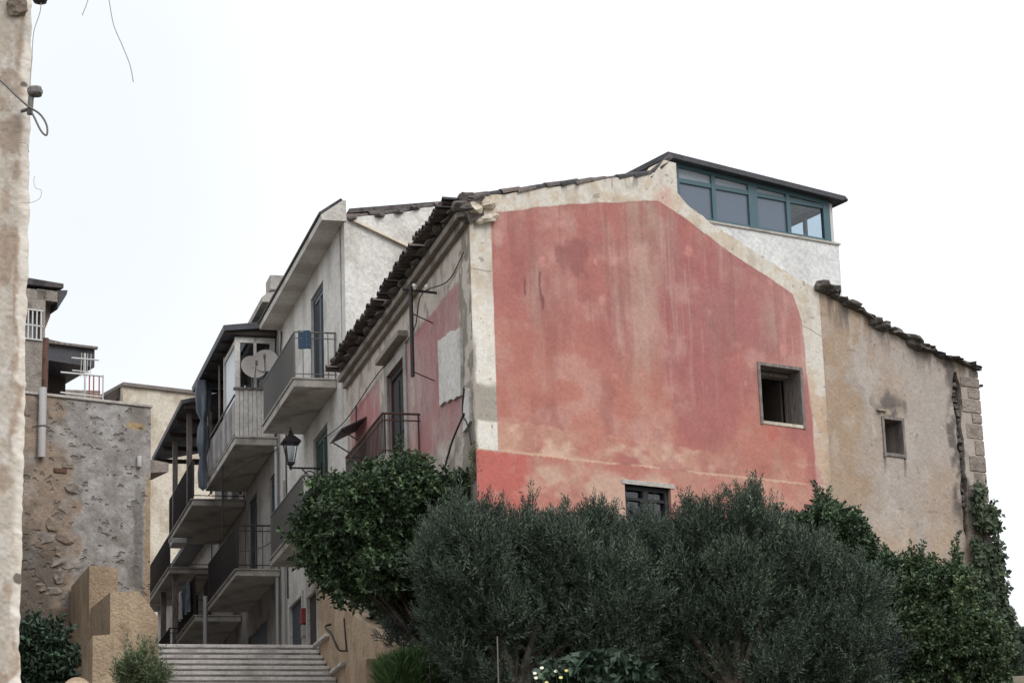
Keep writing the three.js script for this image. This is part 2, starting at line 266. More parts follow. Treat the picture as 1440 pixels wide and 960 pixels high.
// ================================================================== the red house
const R1 = [164, 106, 99], R2 = [168, 123, 117], R3 = [151, 93, 90], FADE = [162, 134, 122], CREAM = [202, 195, 185], GREYP = [150, 142, 132], ORANGE = [184, 142, 122];
const redTop = [[-0.5, 15.55], [0, 15.7], [1.67, 16.09], [3.65, 16.46], [4.21, 16.24], [5.16, 15.75], [6.13, 15.33], [6.71, 15.06], [6.9, 14.55], [7.4, 10]];
const gx0 = -0.5, gx1 = 7.4, gh0 = 8, gh1 = 17.5;
const gableTex = makeTex(880, 1060, (x, y) => {
  const u = mix(gx0, gx1, x), h = mix(gh0, gh1, y);
  const n1 = fbm(u * 0.7, h * 0.55, 5, 256, 50), n2 = fbm(u * 2.3 + 9, h * 0.7, 5, 256, 60), n3 = fbm(u * 5, h * 5, 4, 256, 70), n4 = fbm(u * 26, h * 26, 3, 1024, 80), ed = (fbm(u * 3, h * 3, 4, 256, 90) - 0.5) * 0.12;
  // lime red, washed out in tall streaks
  let c = mixc(R1, R2, sst(0.4, 0.62, n1)); c = mixc(c, R3, sst(0.55, 0.75, fbm(u * 1.1, h * 0.4, 4, 256, 55)) * 0.7);
  c = mixc(c, FADE, sst(0.46, 0.72, n2) * 0.85 * sst(0.2, 1.2, u));
  c = mixc(c, [164, 132, 120], clamp(sst(0.55, 0.1, Math.abs(u - 3.25 - (n1 - 0.5) * 0.8)) * 0.75 * sst(12.6, 13.6, h) + sst(0.5, 0.0, Math.abs(u - 1.5 - (n1 - 0.5) * 1.2)) * 0.45 * sst(12.4, 14, h + n2) ) * sst(0.25, 0.55, n2 + n3 * 0.2));
  const slope = lin(redTop, u) - h; c = mixc(c, [178, 146, 134], sst(0.9, 0.1, slope + (n1 - 0.5) * 1.1) * sst(4.3, 5.0, u) * sst(6.75, 6.3, u) * sst(0.3, 0.6, n2) * 0.8);   // washed out below the sloping margin
  c = mixc(c, [178, 118, 101], sst(14.2, 12.2, h + (n1 - 0.5) * 1.4) * 0.6); c = mixc(c, [186, 134, 112], sst(12.9, 12.1, h + (n3 - 0.5) * 0.9) * sst(0.4, 0.62, n1) * 0.5);
  c = mixc(c, [176, 92, 84], sst(0.45, 0.1, Math.hypot((u - 6.1) / 0.8, (h - 12.3) / 0.4) + (n3 - 0.5)) * 0.5);
  c = mixc(c, [152, 90, 91], sst(0.5, 0.7, n1 + 0.25 * sst(3.3, 4.1, u) * sst(6.3, 4.6, u)) * 0.6);
  c = mixc(c, [186, 148, 138], sst(0.52, 0.74, fbm(u * 1.5 + 20, h * 1.9 + 3, 5, 256, 57)) * 0.5); c = mixc(c, [148, 92, 86], sst(0.54, 0.76, fbm(u * 2.6 + 7, h * 1.3 + 9, 5, 256, 58)) * 0.45);   // chalky and deeper blotches
  c = mixc(c, [184, 152, 142], sst(0.56, 0.7, fbm(u * 8, h * 0.5 + 4, 4, 256, 59)) * sst(0.35, 0.6, n1 + 0.1) * sst(12.3, 13.4, h) * 0.4); c = mixc(c, [142, 92, 88], sst(0.6, 0.7, fbm(u * 11 + 3, h * 0.6, 4, 256, 61)) * sst(13, 14.2, h) * 0.35);   // thin run-off streaks
  let hgt = 0.5 + (n3 - 0.5) * 0.25 + (n4 - 0.5) * 0.1;
  // darker damp stain, runs and pale repaired dots
  const sd = Math.hypot((u - 1.66) / 0.42, (h - 15.15) / 0.5) + (n3 - 0.5) * 1.2; c = mixc(c, [140, 88, 86], sst(0.9, 0.45, sd) * 0.65);
  for (const [a, b, w, l] of [[0.98, 14.75, 0.022, 0.5], [0.66, 14.6, 0.02, 0.28], [1.02, 14.3, 0.03, 0.2]]) c = mixc(c, [116, 70, 70], sst(w * 1.6, w * 0.4, Math.abs(u - a + (n3 - 0.5) * 0.08)) * sst(b - l - 0.12, b - l, h) * sst(b + 0.05, b - 0.05, h) * 0.75);
  for (const [a, b, q] of [[1.47, 15.72, 0.07], [1.05, 14.95, 0.08], [2.2, 15.1, 0.06], [2.3, 14.4, 0.07], [4.3, 15.6, 0.1], [6.4, 13.95, 0.1], [5.45, 13.2, 0.06], [3.1, 13.1, 0.05]]) c = mixc(c, [196, 140, 132], sst(q * 1.3, q * 0.4, Math.hypot(u - a, (h - b) * 0.8) + (n3 - 0.5) * 0.09) * 0.6);
  // lower storey: paler, with a patchy ochre and cream string band
  if (h < 12.2) {
    const b0 = 11.41 + ed * 0.3, b1 = 11.93 + ed * 1.2 - 0.12 * sst(1.5, 5, u);
    c = mixc(c, mixc([180, 136, 120], [172, 112, 100], sst(0.4, 0.65, n3 * 0.6 + n1 * 0.4)), sst(b0 + 0.03, b0 - 0.03, h) * 0.8);
    c = mixc(c, [180, 96, 88], sst(b0, b0 - 0.05, h) * sst(0.75, 0.4, u + (n3 - 0.5) * 0.5) * 0.85);
    c = mixc(c, [190, 158, 140], sst(b0, b0 - 0.3, h) * sst(0.55, 0.64, fbm(u * 0.9 + 3, h * 1.3, 4, 256, 99)) * 0.9);
    const inB = sst(b0 - 0.015, b0 + 0.015, h) * sst(b1 + 0.03, b1 - 0.03, h);
    const pt = fbm(u * 1.6 + 4, h * 3, 4, 256, 105), f = clamp(sst(0.4, 0.64, pt) + sst(1.1, 0.3, u)) * (1 - 0.75 * sst(4.1, 4.5, u));
    c = mixc(c, mixc(ORANGE, [200, 172, 152], sst(0.4, 0.7, n3)), inB * f * 0.8);
    c = mixc(c, [210, 178, 152], sst(0.03, 0.008, Math.abs(h - b0 + (n4 - 0.5) * 0.03)) * sst(0.42, 0.55, pt + 0.1) * 0.8); hgt += inB * 0.12;
    c = mixc(c, [196, 160, 142], sst(0.54, 0.74, fbm(u * 3.3 + 1, h * 3.3, 4, 256, 111)) * 0.45 * sst(12.1, 11.7, h));
  }
  // cream margins: verge band, corner strip, right strip; their outer plaster layer is broken
  const rt = lin(redTop, u) + ed * 0.6, rr = lin([[10, 7.0], [12.5, 6.99], [13.6, 6.93], [14.6, 6.89]], h) + ed * 0.5;
  let cr = Math.max(sst(rt - 0.012, rt + 0.03, h), sst(0.012, -0.012, u + ed * 0.12) * sst(11.39, 11.43, h + ed * 0.3), sst(rr - 0.02, rr + 0.03, u + ed * sst(13.5, 12, h) * 1.5) * mix(1, 0.35 + 0.65 * sst(0.4, 0.6, n3), sst(12.8, 11.6, h)));
  if (cr > 0) {
    let k = mixc(CREAM, [188, 174, 156], sst(0.45, 0.7, n3)); k = mixc(k, [176, 162, 146], sst(0.5, 0.78, fbm(u * 4 + 3, h * 1.6, 5, 256, 120)) * 0.7);
    const low = sst(13.9, 12.6, h) * sst(6, 7, u); k = mixc(k, [180, 152, 130], low * sst(0.3, 0.65, n3) * 0.8); k = mixc(k, [158, 138, 118], sst(7.2, 7.36, u + ed * 2) * sst(13.4, 12.4, h) * 0.8);
    const bleed = sst(0.55, 0.2, Math.hypot((u - 3.85) / 0.75, (h - 16.5) / 0.5) + (n3 - 0.5)); k = mixc(k, [190, 140, 128], bleed * 0.5);
    if (u < 0.1) { const g = Math.max(sst(12.62, 12.5, h + ed * 2.5) * sst(11.86, 11.94, h), sst(-0.36, -0.43, u + ed * 0.9) * sst(13.6, 13.1, h)); k = mixc(k, GREYP, g * 0.9); hgt -= g * 0.25; k = mixc(k, [222, 219, 212], sst(14.6, 13.6, h) * (1 - g) * 0.6); }
    const pit = sst(0.76, 0.84, fbm(u * 9, h * 9, 3, 256, 130)); k = mixc(k, [132, 124, 115], pit * 0.6); hgt += 0.12 - pit * 0.1;
    const crack = sst(0.016, 0.004, Math.abs(h - 14.62 - ed * 0.8)) * sst(0.05, -0.05, u) + sst(0.014, 0.004, Math.abs(h - 14.38 + ed * 0.5 + (u - 7.2) * 0.3)) * sst(6.85, 6.95, u); k = mixc(k, [128, 120, 110], Math.min(1, crack) * 0.8);
    const drip = sst(0.56, 0.68, fbm(u * 7, h * 1.1, 4, 256, 140)) * sst(rt + 0.18, rt + 0.42, h) * sst(4.1, 3.6, u); k = mixc(k, [126, 118, 110], drip * 0.65);
    c = mixc(c, k, cr);
  }
  const g = 1 + (n4 - 0.5) * 0.14 + (n3 - 0.5) * 0.08; return [c[0] * g, c[1] * g, c[2] * g, hgt];
});
M.gable = texMat(gableTex, 0.022);
const fx0 = -11.8, fx1 = 0, fh0 = 8, fh1 = 16;
const frontTex = makeTex(1060, 720, (x, y) => {
  const t = -mix(fx0, fx1, x), h = mix(fh0, fh1, y);
  const n1 = fbm(t * 0.8, h * 0.6, 5, 256, 150), n3 = fbm(t * 4, h * 4, 4, 256, 160), n4 = fbm(t * 24, h * 24, 3, 1024, 170), ed = (fbm(t * 2.6, h * 2.6, 4, 256, 180) - 0.5) * 0.3;
  let c = mixc([166, 110, 110], [164, 134, 131], sst(0.36, 0.68, n1)); c = mixc(c, [150, 98, 97], sst(0.5, 0.8, n3) * 0.35);
  let hg = 0.5 + (n3 - 0.5) * 0.2 + (n4 - 0.5) * 0.2;
  const pale = mixc([186, 176, 166], [150, 140, 130], sst(0.42, 0.68, n3));
  let p = 0; p = Math.max(p, sst(14.62, 14.72, h + ed * 0.3 - 0.03 * t * 0.3));                     // band under the eaves
  p = Math.max(p, sst(1.02, 0.86, t + ed));                                                      // bare strip at the corner
  p = Math.max(p, sst(4.75, 4.85, t) * sst(5.2, 5.15, t) * 0.6, sst(7.55, 7.6, t) * sst(8.15, 8.08, t + ed * 0.3));   // door margins
  p = Math.max(p, sst(11.2, 11.35, t + ed * 0.3), sst(12.2, 11.9, h + ed));
  c = mixc(c, pale, p); const bare = sst(1.02, 0.86, t + ed) * sst(0.42, 0.55, n3 + 0.1 * sst(14.6, 12, h)); c = mixc(c, [128, 120, 110], bare * 0.85); hg -= bare * 0.25;
  c = mixc(c, [184, 168, 160], sst(0.56, 0.76, fbm(t * 3 + 7, h * 2, 4, 256, 190)) * 0.4);
  const sp = sst(0.7, 0.8, fbm(t * 8, h * 8, 3, 256, 195)); c = mixc(c, [118, 110, 104], sp * 0.4); hg -= sp * 0.06;
  const g = 1 + (n4 - 0.5) * 0.14; return [c[0] * g, c[1] * g, c[2] * g, hg];
});
M.front = texMat(frontTex, 0.035);
// barrel tile: half pipe shell along x
function barrel(len = 0.42, r0 = 0.105, r1 = 0.085, th = 0.014, seg = 7) {
  const v = [], ring = (x, r) => Array.from({ length: seg + 1 }, (_, k) => { const a = Math.PI * k / seg; return [x, Math.sin(a) * r, Math.cos(a) * r]; });
  const A = ring(-len / 2, r0), B = ring(len / 2, r1), a = ring(-len / 2, r0 - th), b = ring(len / 2, r1 - th), q = (p, r, s, t) => v.push(...p, ...r, ...s, ...p, ...s, ...t);
  for (let k = 0; k < seg; k++) { q(A[k], A[k + 1], B[k + 1], B[k]); q(a[k + 1], a[k], b[k], b[k + 1]); q(A[k + 1], A[k], a[k], a[k + 1]); q(B[k], B[k + 1], b[k + 1], b[k]); }
  q(A[0], B[0], b[0], a[0]); q(A[seg], a[seg], b[seg], B[seg]);
  const g = new THREE.BufferGeometry(); g.setAttribute('position', new THREE.Float32BufferAttribute(v, 3)); return uvm(g);
}
const tileGeo = barrel(), tileMats = [M.tile, M.tileB, M.tileC];
function vergeTiles(parent, frame, line, z, r, step = 0.33, slack = 0.03) {      // tiles lapped along a sloping edge
  let L = 0; const seg = []; for (let i = 1; i < line.length; i++) { const [a, b] = line[i - 1], [c, d] = line[i], l = Math.hypot(c - a, d - b); seg.push([L, l, a, b, c, d]); L += l; }
  for (let s = 0.1; s < L; s += step * (0.9 + r() * 0.2)) { const q = seg.find((e) => s <= e[0] + e[1]); const f = (s - q[0]) / q[1]; part('roof_tile', tileGeo, tileMats[(r() * 3) | 0], parent, frame, [mix(q[2], q[4], f), mix(q[3], q[5], f) - 0.05 + r() * slack, z + (r() - 0.5) * 0.05], [0, 0, Math.atan2(q[5] - q[3], q[4] - q[2]) + (q[5] > q[3] ? 0.06 : -0.06) + (r() - 0.5) * 0.06]); }
}
function eaveTiles(parent, t0, t1, o, h, slope, r, rows = 2, sag = 0.03) {       // cover and channel tiles along an eave over the street
  for (let k = 0; k < rows; k++) for (let t = t0; t < t1; t += 0.225) {
    if (r() < 0.14) continue; const z = o - k * 0.36 + (r() - 0.5) * 0.08, y = h + k * 0.36 * Math.tan(slope) + (r() - 0.5) * sag;
    part('roof_tile', tileGeo, tileMats[(r() * 3) | 0], parent, S, [-t + (r() - 0.5) * 0.03, y + 0.02, z - 0.1], [0, Math.PI / 2 + (r() - 0.5) * 0.2, 0], [1, 0.7, 0.95]);
    if (k === 0) part('roof_tile', tileGeo, tileMats[(r() * 3) | 0], parent, S, [-t - 0.11, y + 0.02, z - 0.1 + (r() - 0.5) * 0.05], [Math.PI, Math.PI / 2, 0], [1, 0.6, 0.95]);
  }
}
function mitre(g, test, dx, zmid) { const p = g.attributes.position; for (let i = 0; i < p.count; i++) if (p.getZ(i) < zmid && test(p.getX(i))) p.setX(i, p.getX(i) + dx); g.computeVertexNormals(); return g; }
const redHouse = thing('red_house', 'derelict house with faded red gable wall, cream margins and empty windows', 'house', G, [3.4, 5.7, 0]);
{
  const r = rng(5), H = redHouse;
  const top = rough([[7.35, 15.25], [6.49, 15.53], [5.67, 15.88], [4.86, 16.22], [4.3, 16.52], [4.12, 16.7]], 0.22, 0.035, r, true), left = rough([[3.62, 17.0], [2.32, 16.66], [1.07, 16.32], [0, 16.02], [-0.45, 15.9]], 0.25, 0.03, r, true);
  const outl = [[-0.45, 5.2], [7.35, 5.2], ...top, [4.12, 17.28], [3.86, 17.3], ...left];
  const holes = [[5.78, 6.78, 12.52, 13.6], [2.62, 3.62, 9.9, 11.06], [6.72, 7.08, 10.2, 10.96]];
  const g = wall(outl, holes, -0.5, 0); uvRect(g, gx0, gx1, gh0, gh1); mitre(g, (x) => x < -0.3, 0.2, -0.25);
  part('gable_wall', g, M.gable, H, G);
  // empty window with its grey timber frame
  const fr = (x0, x1, y0, y1, w, z0, z1) => [bx(x0, x0 + w, y0, y1, z0, z1), bx(x1 - w, x1, y0, y1, z0, z1), bx(x0 + w, x1 - w, y1 - w, y1, z0, z1)];
  const w1 = part('window', [...fr(5.75, 6.81, 12.46, 13.65, 0.06, -0.5, 0.02)], M.frameGrey, H, G);
  part('sill', bx(5.81, 6.75, 12.47, 12.53, -0.5, 0.015), M.cream, w1, G); part('inner_head', bx(5.81, 6.75, 13.5, 13.57, -0.5, -0.3), M.frameGrey, w1, G);
  part('shutter_leaf', bx(6.66, 6.7, 12.55, 13.5, -1.0, -0.5), M.wood, w1, G);
  const w2 = part('window', [bx(2.62, 2.7, 9.95, 11.06, -0.2, -0.08), bx(3.54, 3.62, 9.95, 11.06, -0.2, -0.08), bx(2.7, 3.54, 10.98, 11.06, -0.2, -0.08), bx(3.06, 3.18, 9.95, 10.98, -0.2, -0.08), bx(2.7, 3.54, 10.8, 10.85, -0.19, -0.1)], M.darkDoor, H, G);
  w2.userData.label = 'dark window frame showing just above the olive tree'; part('lintel', bx(2.56, 3.7, 11.06, 11.14, -0.2, 0.015), M.slab, w2, G); part('pane', bx(2.7, 3.54, 9.95, 10.98, -0.16, -0.155), M.glass, w2, G);
  part('lintel', bx(6.66, 7.12, 10.96, 11.03, -0.2, 0.02), M.wood, H, G);
  // floors and the dark rooms behind
  part('floor_slab', hexa([OB(0.2, 0.8, 11.9), OB(10.8, 0.8, 11.9), OB(10.8, 11.3, 11.9), OB(0.2, 11.3, 11.9), OB(0.2, 0.8, 12.1), OB(10.8, 0.8, 12.1), OB(10.8, 11.3, 12.1), OB(0.2, 11.3, 12.1)]), M.inside, H, WORLD);
  part('inner_wall', bx(0.8, 10.8, 6, 14.2, -3.6, -3.4), M.inside, H, G);
  part('inner_wall', bx(7.2, 7.32, 6, 15, -3.3, -0.55), M.inside, H, G);
  // street front with the balcony door
  const fo = [[-11.7, 9], [0, 5.2], [0, 15.9], [-11.7, 15.9]];
  const fg = wall(fo, [[-7.25, -5.65, 12.32, 14.55], [-10.4, -9.6, 12.6, 13.9]], -0.5, 0); uvRect(fg, fx0, fx1, fh0, fh1); mitre(fg, (x) => x > -0.1, -0.2, -0.25);
  part('street_wall', fg, M.front, H, S);
  const dr = part('door', [sb(5.66, 5.76, 12.34, 14.54, -0.16, -0.05), sb(7.14, 7.24, 12.34, 14.54, -0.16, -0.05), sb(5.76, 7.14, 14.42, 14.54, -0.16, -0.05), sb(5.76, 6.43, 12.34, 14.42, -0.14, -0.09), sb(6.47, 7.14, 12.34, 14.42, -0.14, -0.09)], M.darkDoor, H, S);
  for (const [a, b] of [[5.84, 6.36], [6.54, 7.06]]) for (const [c, d] of [[12.45, 13.1], [13.2, 14.3]]) part('door_panel', sb(a, b, c, d, -0.1, -0.065, 0.015), M.darkDoor, dr, S);
  part('door_surround', [sb(5.4, 5.65, 12.32, 14.8, -0.02, 0.035), sb(7.25, 7.5, 12.32, 14.8, -0.02, 0.035), sb(5.65, 7.25, 14.55, 14.8, -0.02, 0.035)], M.concrete, H, S);
  part('hood_mould', sb(5.3, 7.6, 14.86, 14.98, -0.02, 0.2, 0.02), M.grey, H, S);
  const w3 = part('window', [sb(9.62, 9.72, 12.6, 13.9, -0.3, -0.2), sb(10.28, 10.38, 12.6, 13.9, -0.3, -0.2), sb(9.72, 10.28, 13.8, 13.9, -0.3, -0.2), sb(9.72, 10.28, 12.6, 13.8, -0.28, -0.24)], M.wood, H, S);
  w3.userData.label = 'shuttered window under the small tilted canopy';
  const can = part('canopy', hexa([[9.5, 0.55, 13.98], [10.8, 0.55, 13.98], [10.8, 0.0, 14.26], [9.5, 0.0, 14.26], [9.5, 0.55, 14.01], [10.8, 0.55, 14.01], [10.8, 0.0, 14.29], [9.5, 0.0, 14.29]].map(([t, o, h]) => new THREE.Vector3(-t, h, o))), M.sheet, H, S);
  for (const t of [9.6, 10.7]) part('bracket', bar([-t, 13.99, 0.5], [-t, 13.7, 0.02], 0.015), M.iron, can, S);
  // balcony: slab, railing
  const bal = part('balcony', sb(4.3, 8.2, 12.12, 12.28, 0, 0.78, 0.02), M.slab, H, S);
  const rail = (t0, t1, o, h0, h1) => {
    part('hand_rail', [bar([-t0, h1, 0], [-t0, h1, o], 0.022), bar([-t0, h1, o], [-t1, h1, o], 0.022), bar([-t1, h1, o], [-t1, h1, 0], 0.022), bar([-t0, h1 - 0.13, 0], [-t0, h1 - 0.13, o], 0.014), bar([-t0, h1 - 0.13, o], [-t1, h1 - 0.13, o], 0.014), bar([-t0, h0 + 0.08, o], [-t1, h0 + 0.08, o], 0.014), bar([-t0, h0 + 0.08, 0], [-t0, h0 + 0.08, o], 0.014)], M.rust, bal, S);
    const bg = bar([0, h0, 0], [0, h1, 0], 0.011, 5), n = Math.round((t1 - t0) / 0.13);
    for (let i = 0; i <= n; i++) part('railing_bar', bg, M.iron, bal, S, [-mix(t0, t1, i / n), 0, o]);
    for (const f of [0.05, 0.95]) part('railing_bar', bg, M.iron, bal, S, [-t0, 0, o * f], null, [1.6, 1, 1.6]);
  };
  rail(4.36, 8.1, 0.72, 12.28, 13.07);
  // loose plaster sheet, cornice, eaves
  { const pr = rng(77), pts = rough([[-2.5, 12.78], [-0.8, 12.56], [-0.72, 13.74], [-1.4, 13.86], [-2.5, 13.98]], 0.16, 0.06, pr); part('plaster_sheet', wall(pts, [], 0, 0.05), M.white, H, S); }
  { const pr = rng(79), pts = rough([[-0.75, 11.85], [-0.2, 11.95], [-0.28, 12.5], [-0.62, 12.62]], 0.12, 0.05, pr); part('plaster_sheet', wall(pts, [], 0, 0.045), M.white, H, S); }
  part('cornice', [sb(0.02, 11.68, 15.42, 15.56, -0.02, 0.1, 0.02), sb(0, 11.68, 15.56, 15.7, -0.02, 0.2, 0.02)], M.grey, H, S);
  { const er = rng(81); for (let t = 0.05; t < 11.5; t += 0.55 + er() * 0.25) part('eave_stone', lump(0.26, 0.045, 0.18, 900 + t * 10, 1, 0.6), M.rubble, H, S, [-t - 0.15, 15.72 + er() * 0.03, 0.12 + er() * 0.06]); }
  eaveTiles(H, 0.1, 11.6, 0.36, 15.84, 0.26, rng(83));
  const sl = (u0, h0, u1, h1, t0, t1, th) => hexa([OB(u0, t0, h0 - th), OB(u1, t0, h1 - th), OB(u1, t1, h1 - th), OB(u0, t1, h0 - th), OB(u0, t0, h0), OB(u1, t0, h1), OB(u1, t1, h1), OB(u0, t1, h0)]);
  part('roof', [sl(-0.62, 15.86, 3.9, 17.05, 0.12, 11.68, 0.1), sl(3.9, 16.62, 7.36, 15.2, 0.3, 11.68, 0.1)], M.tile, H, WORLD);
  vergeTiles(H, G, [[-0.3, 15.98], [3.62, 17.03], [3.98, 17.34]], -0.08, rng(85));
  // broken mortar and stones on the descending verge, and at the eave corner
  { const er = rng(87); for (let i = 0; i < 16; i++) { const u = 4.3 + i * 0.19 + er() * 0.06, h = lin([[4.3, 16.52], [4.86, 16.22], [5.67, 15.88], [6.49, 15.53], [7.35, 15.25]], u); part('verge_stone', lump(0.07 + er() * 0.06, 0.02 + er() * 0.02, 0.1, 950 + i, 1, 0.5), er() < 0.4 ? M.rubble : M.cream, H, G, [u, h + 0.005, -0.12], [0, 0, -0.38]); } }
  { const er = rng(89); for (let i = 0; i < 9; i++) part('eave_stone', lump(0.16 + er() * 0.1, 0.06 + er() * 0.05, 0.14, 970 + i, 1, 0.6), i % 3 ? M.rubble : M.cream, H, G, [-0.55 + er() * 0.5, 15.55 + i * 0.045, -0.1 + er() * 0.14], [er() * 0.4, er(), er() * 0.4]); }
}
// iron wire bracket on the street front
{
  const b = thing('wire_bracket', 'rusty iron post with two white insulators on the shadowed red street front', 'wire bracket', S, [-2.5, 13.3, 0.53]);
  part('post', [bar([-2.5, 13.3, 0.53], [-2.5, 15.02, 0.53], 0.04), bar([-2.5, 13.4, 0.53], [-3.1, 13.4, 0], 0.012), bar([-2.5, 14.5, 0.53], [-3.1, 14.5, 0], 0.012)], M.iron, b, S);
  part('cross_arm', bar([-2.5, 14.95, 0.68], [-2.5, 14.9, 0.04], 0.025), M.iron, b, S);
  for (const z of [0.46, 0.22]) part('insulator', lathe([[0, 0], [0.03, 0], [0.03, 0.04], [0.045, 0.05], [0.045, 0.09], [0.02, 0.12], [0, 0.12]], 10), M.ceramic, b, S, [-2.5, 14.94, z]);
}
// ------------------------------------------------------------------ tan extension
const tx0 = 7.3, tx1 = 11.4, th0 = 7, th1 = 15.5;
const tanTex = makeTex(520, 1060, (x, y) => {
  const u = mix(tx0, tx1, x), h = mix(th0, th1, y);
  const n1 = fbm(u * 0.9, h * 0.6, 5, 256, 200), n2 = fbm(u * 2.2, h * 1.4, 5, 256, 210), n3 = fbm(u * 5, h * 5, 4, 256, 220), n4 = fbm(u * 26, h * 26, 3, 1024, 230), w = (n2 - 0.5);
  let c = mixc([160, 150, 142], [158, 141, 127], sst(0.38, 0.66, n1));
  c = mixc(c, [156, 134, 113], sst(0.18, -0.14, u - 8.15 - w * 1.6 - 0.5 * sst(13.5, 14.6, h) + 0.3 * sst(12, 10, h)) * 0.9);   // ochre layer on the left
  c = mixc(c, [170, 161, 154], sst(0.14, 0.05, Math.abs(u - 8.55 - w * 1.2 - 0.1 * (13 - h))) * sst(0.35, 0.5, n3) * 0.75);       // pale torn edge
  c = mixc(c, [144, 135, 130], sst(0.5, 0.8, n3) * 0.4);
  c = mixc(c, [168, 144, 120], sst(11.6, 10.2, h) * sst(0.4, 0.6, n2) * 0.6);
  const blot = sst(0.52, 0.72, fbm(u * 2.8 + 5, h * 2.2, 5, 256, 240)); c = mixc(c, [172, 163, 155], blot * 0.45);
  const st = sst(0.55, 0.7, fbm(u * 7, h * 0.9, 4, 256, 250)); const tl = 15.2 - (u - 7.35) * 0.285;
  c = mixc(c, [98, 89, 84], st * sst(tl - 0.75, tl - 0.1, h + (n3 - 0.5) * 0.4) * 0.7);
  for (const a of [8.68, 9.2]) c = mixc(c, [96, 86, 80], sst(0.05, 0.015, Math.abs(u - a + (n3 - 0.5) * 0.08)) * sst(11.75, 12.05, h + (n3 - 0.5) * 0.3) * sst(12.22, 12.18, h) * 0.75);
  const soot = Math.max(sst(0.5, 0.0, Math.hypot((u - 8.95) / 0.9, (h - 13.1) / 0.55) + (n2 - 0.5) * 1.6) * 0.9, sst(0.28, 0.08, Math.abs(u - 10.55 + (n2 - 0.5) * 0.5)) * sst(10.8, 11.4, h) * 0.95); c = mixc(c, [92, 84, 80], soot * sst(0.3, 0.6, n3));
  const pit = sst(0.74, 0.84, fbm(u * 8, h * 8, 3, 256, 260)); c = mixc(c, [116, 106, 98], pit * 0.45);
  const g = 1 + (n4 - 0.5) * 0.16 + (n3 - 0.5) * 0.1; return [c[0] * g, c[1] * g, c[2] * g, 0.55 + (n3 - 0.5) * 0.4 + (n4 - 0.5) * 0.2 - pit * 0.1];
});
M.tanWall = texMat(tanTex, 0.028);
M.quoinA = texMat(plaster([148, 137, 127], [120, 109, 101], 1, 52, 0.9), 0.05); M.quoinB = texMat(plaster([140, 129, 121], [112, 103, 96], 1, 53, 0.9), 0.05);
const tanHouse = thing('tan_house', 'old tan plastered house end with small window, cracked wall and stone quoins', 'house', G, [9.3, 5.7, 0.02]);
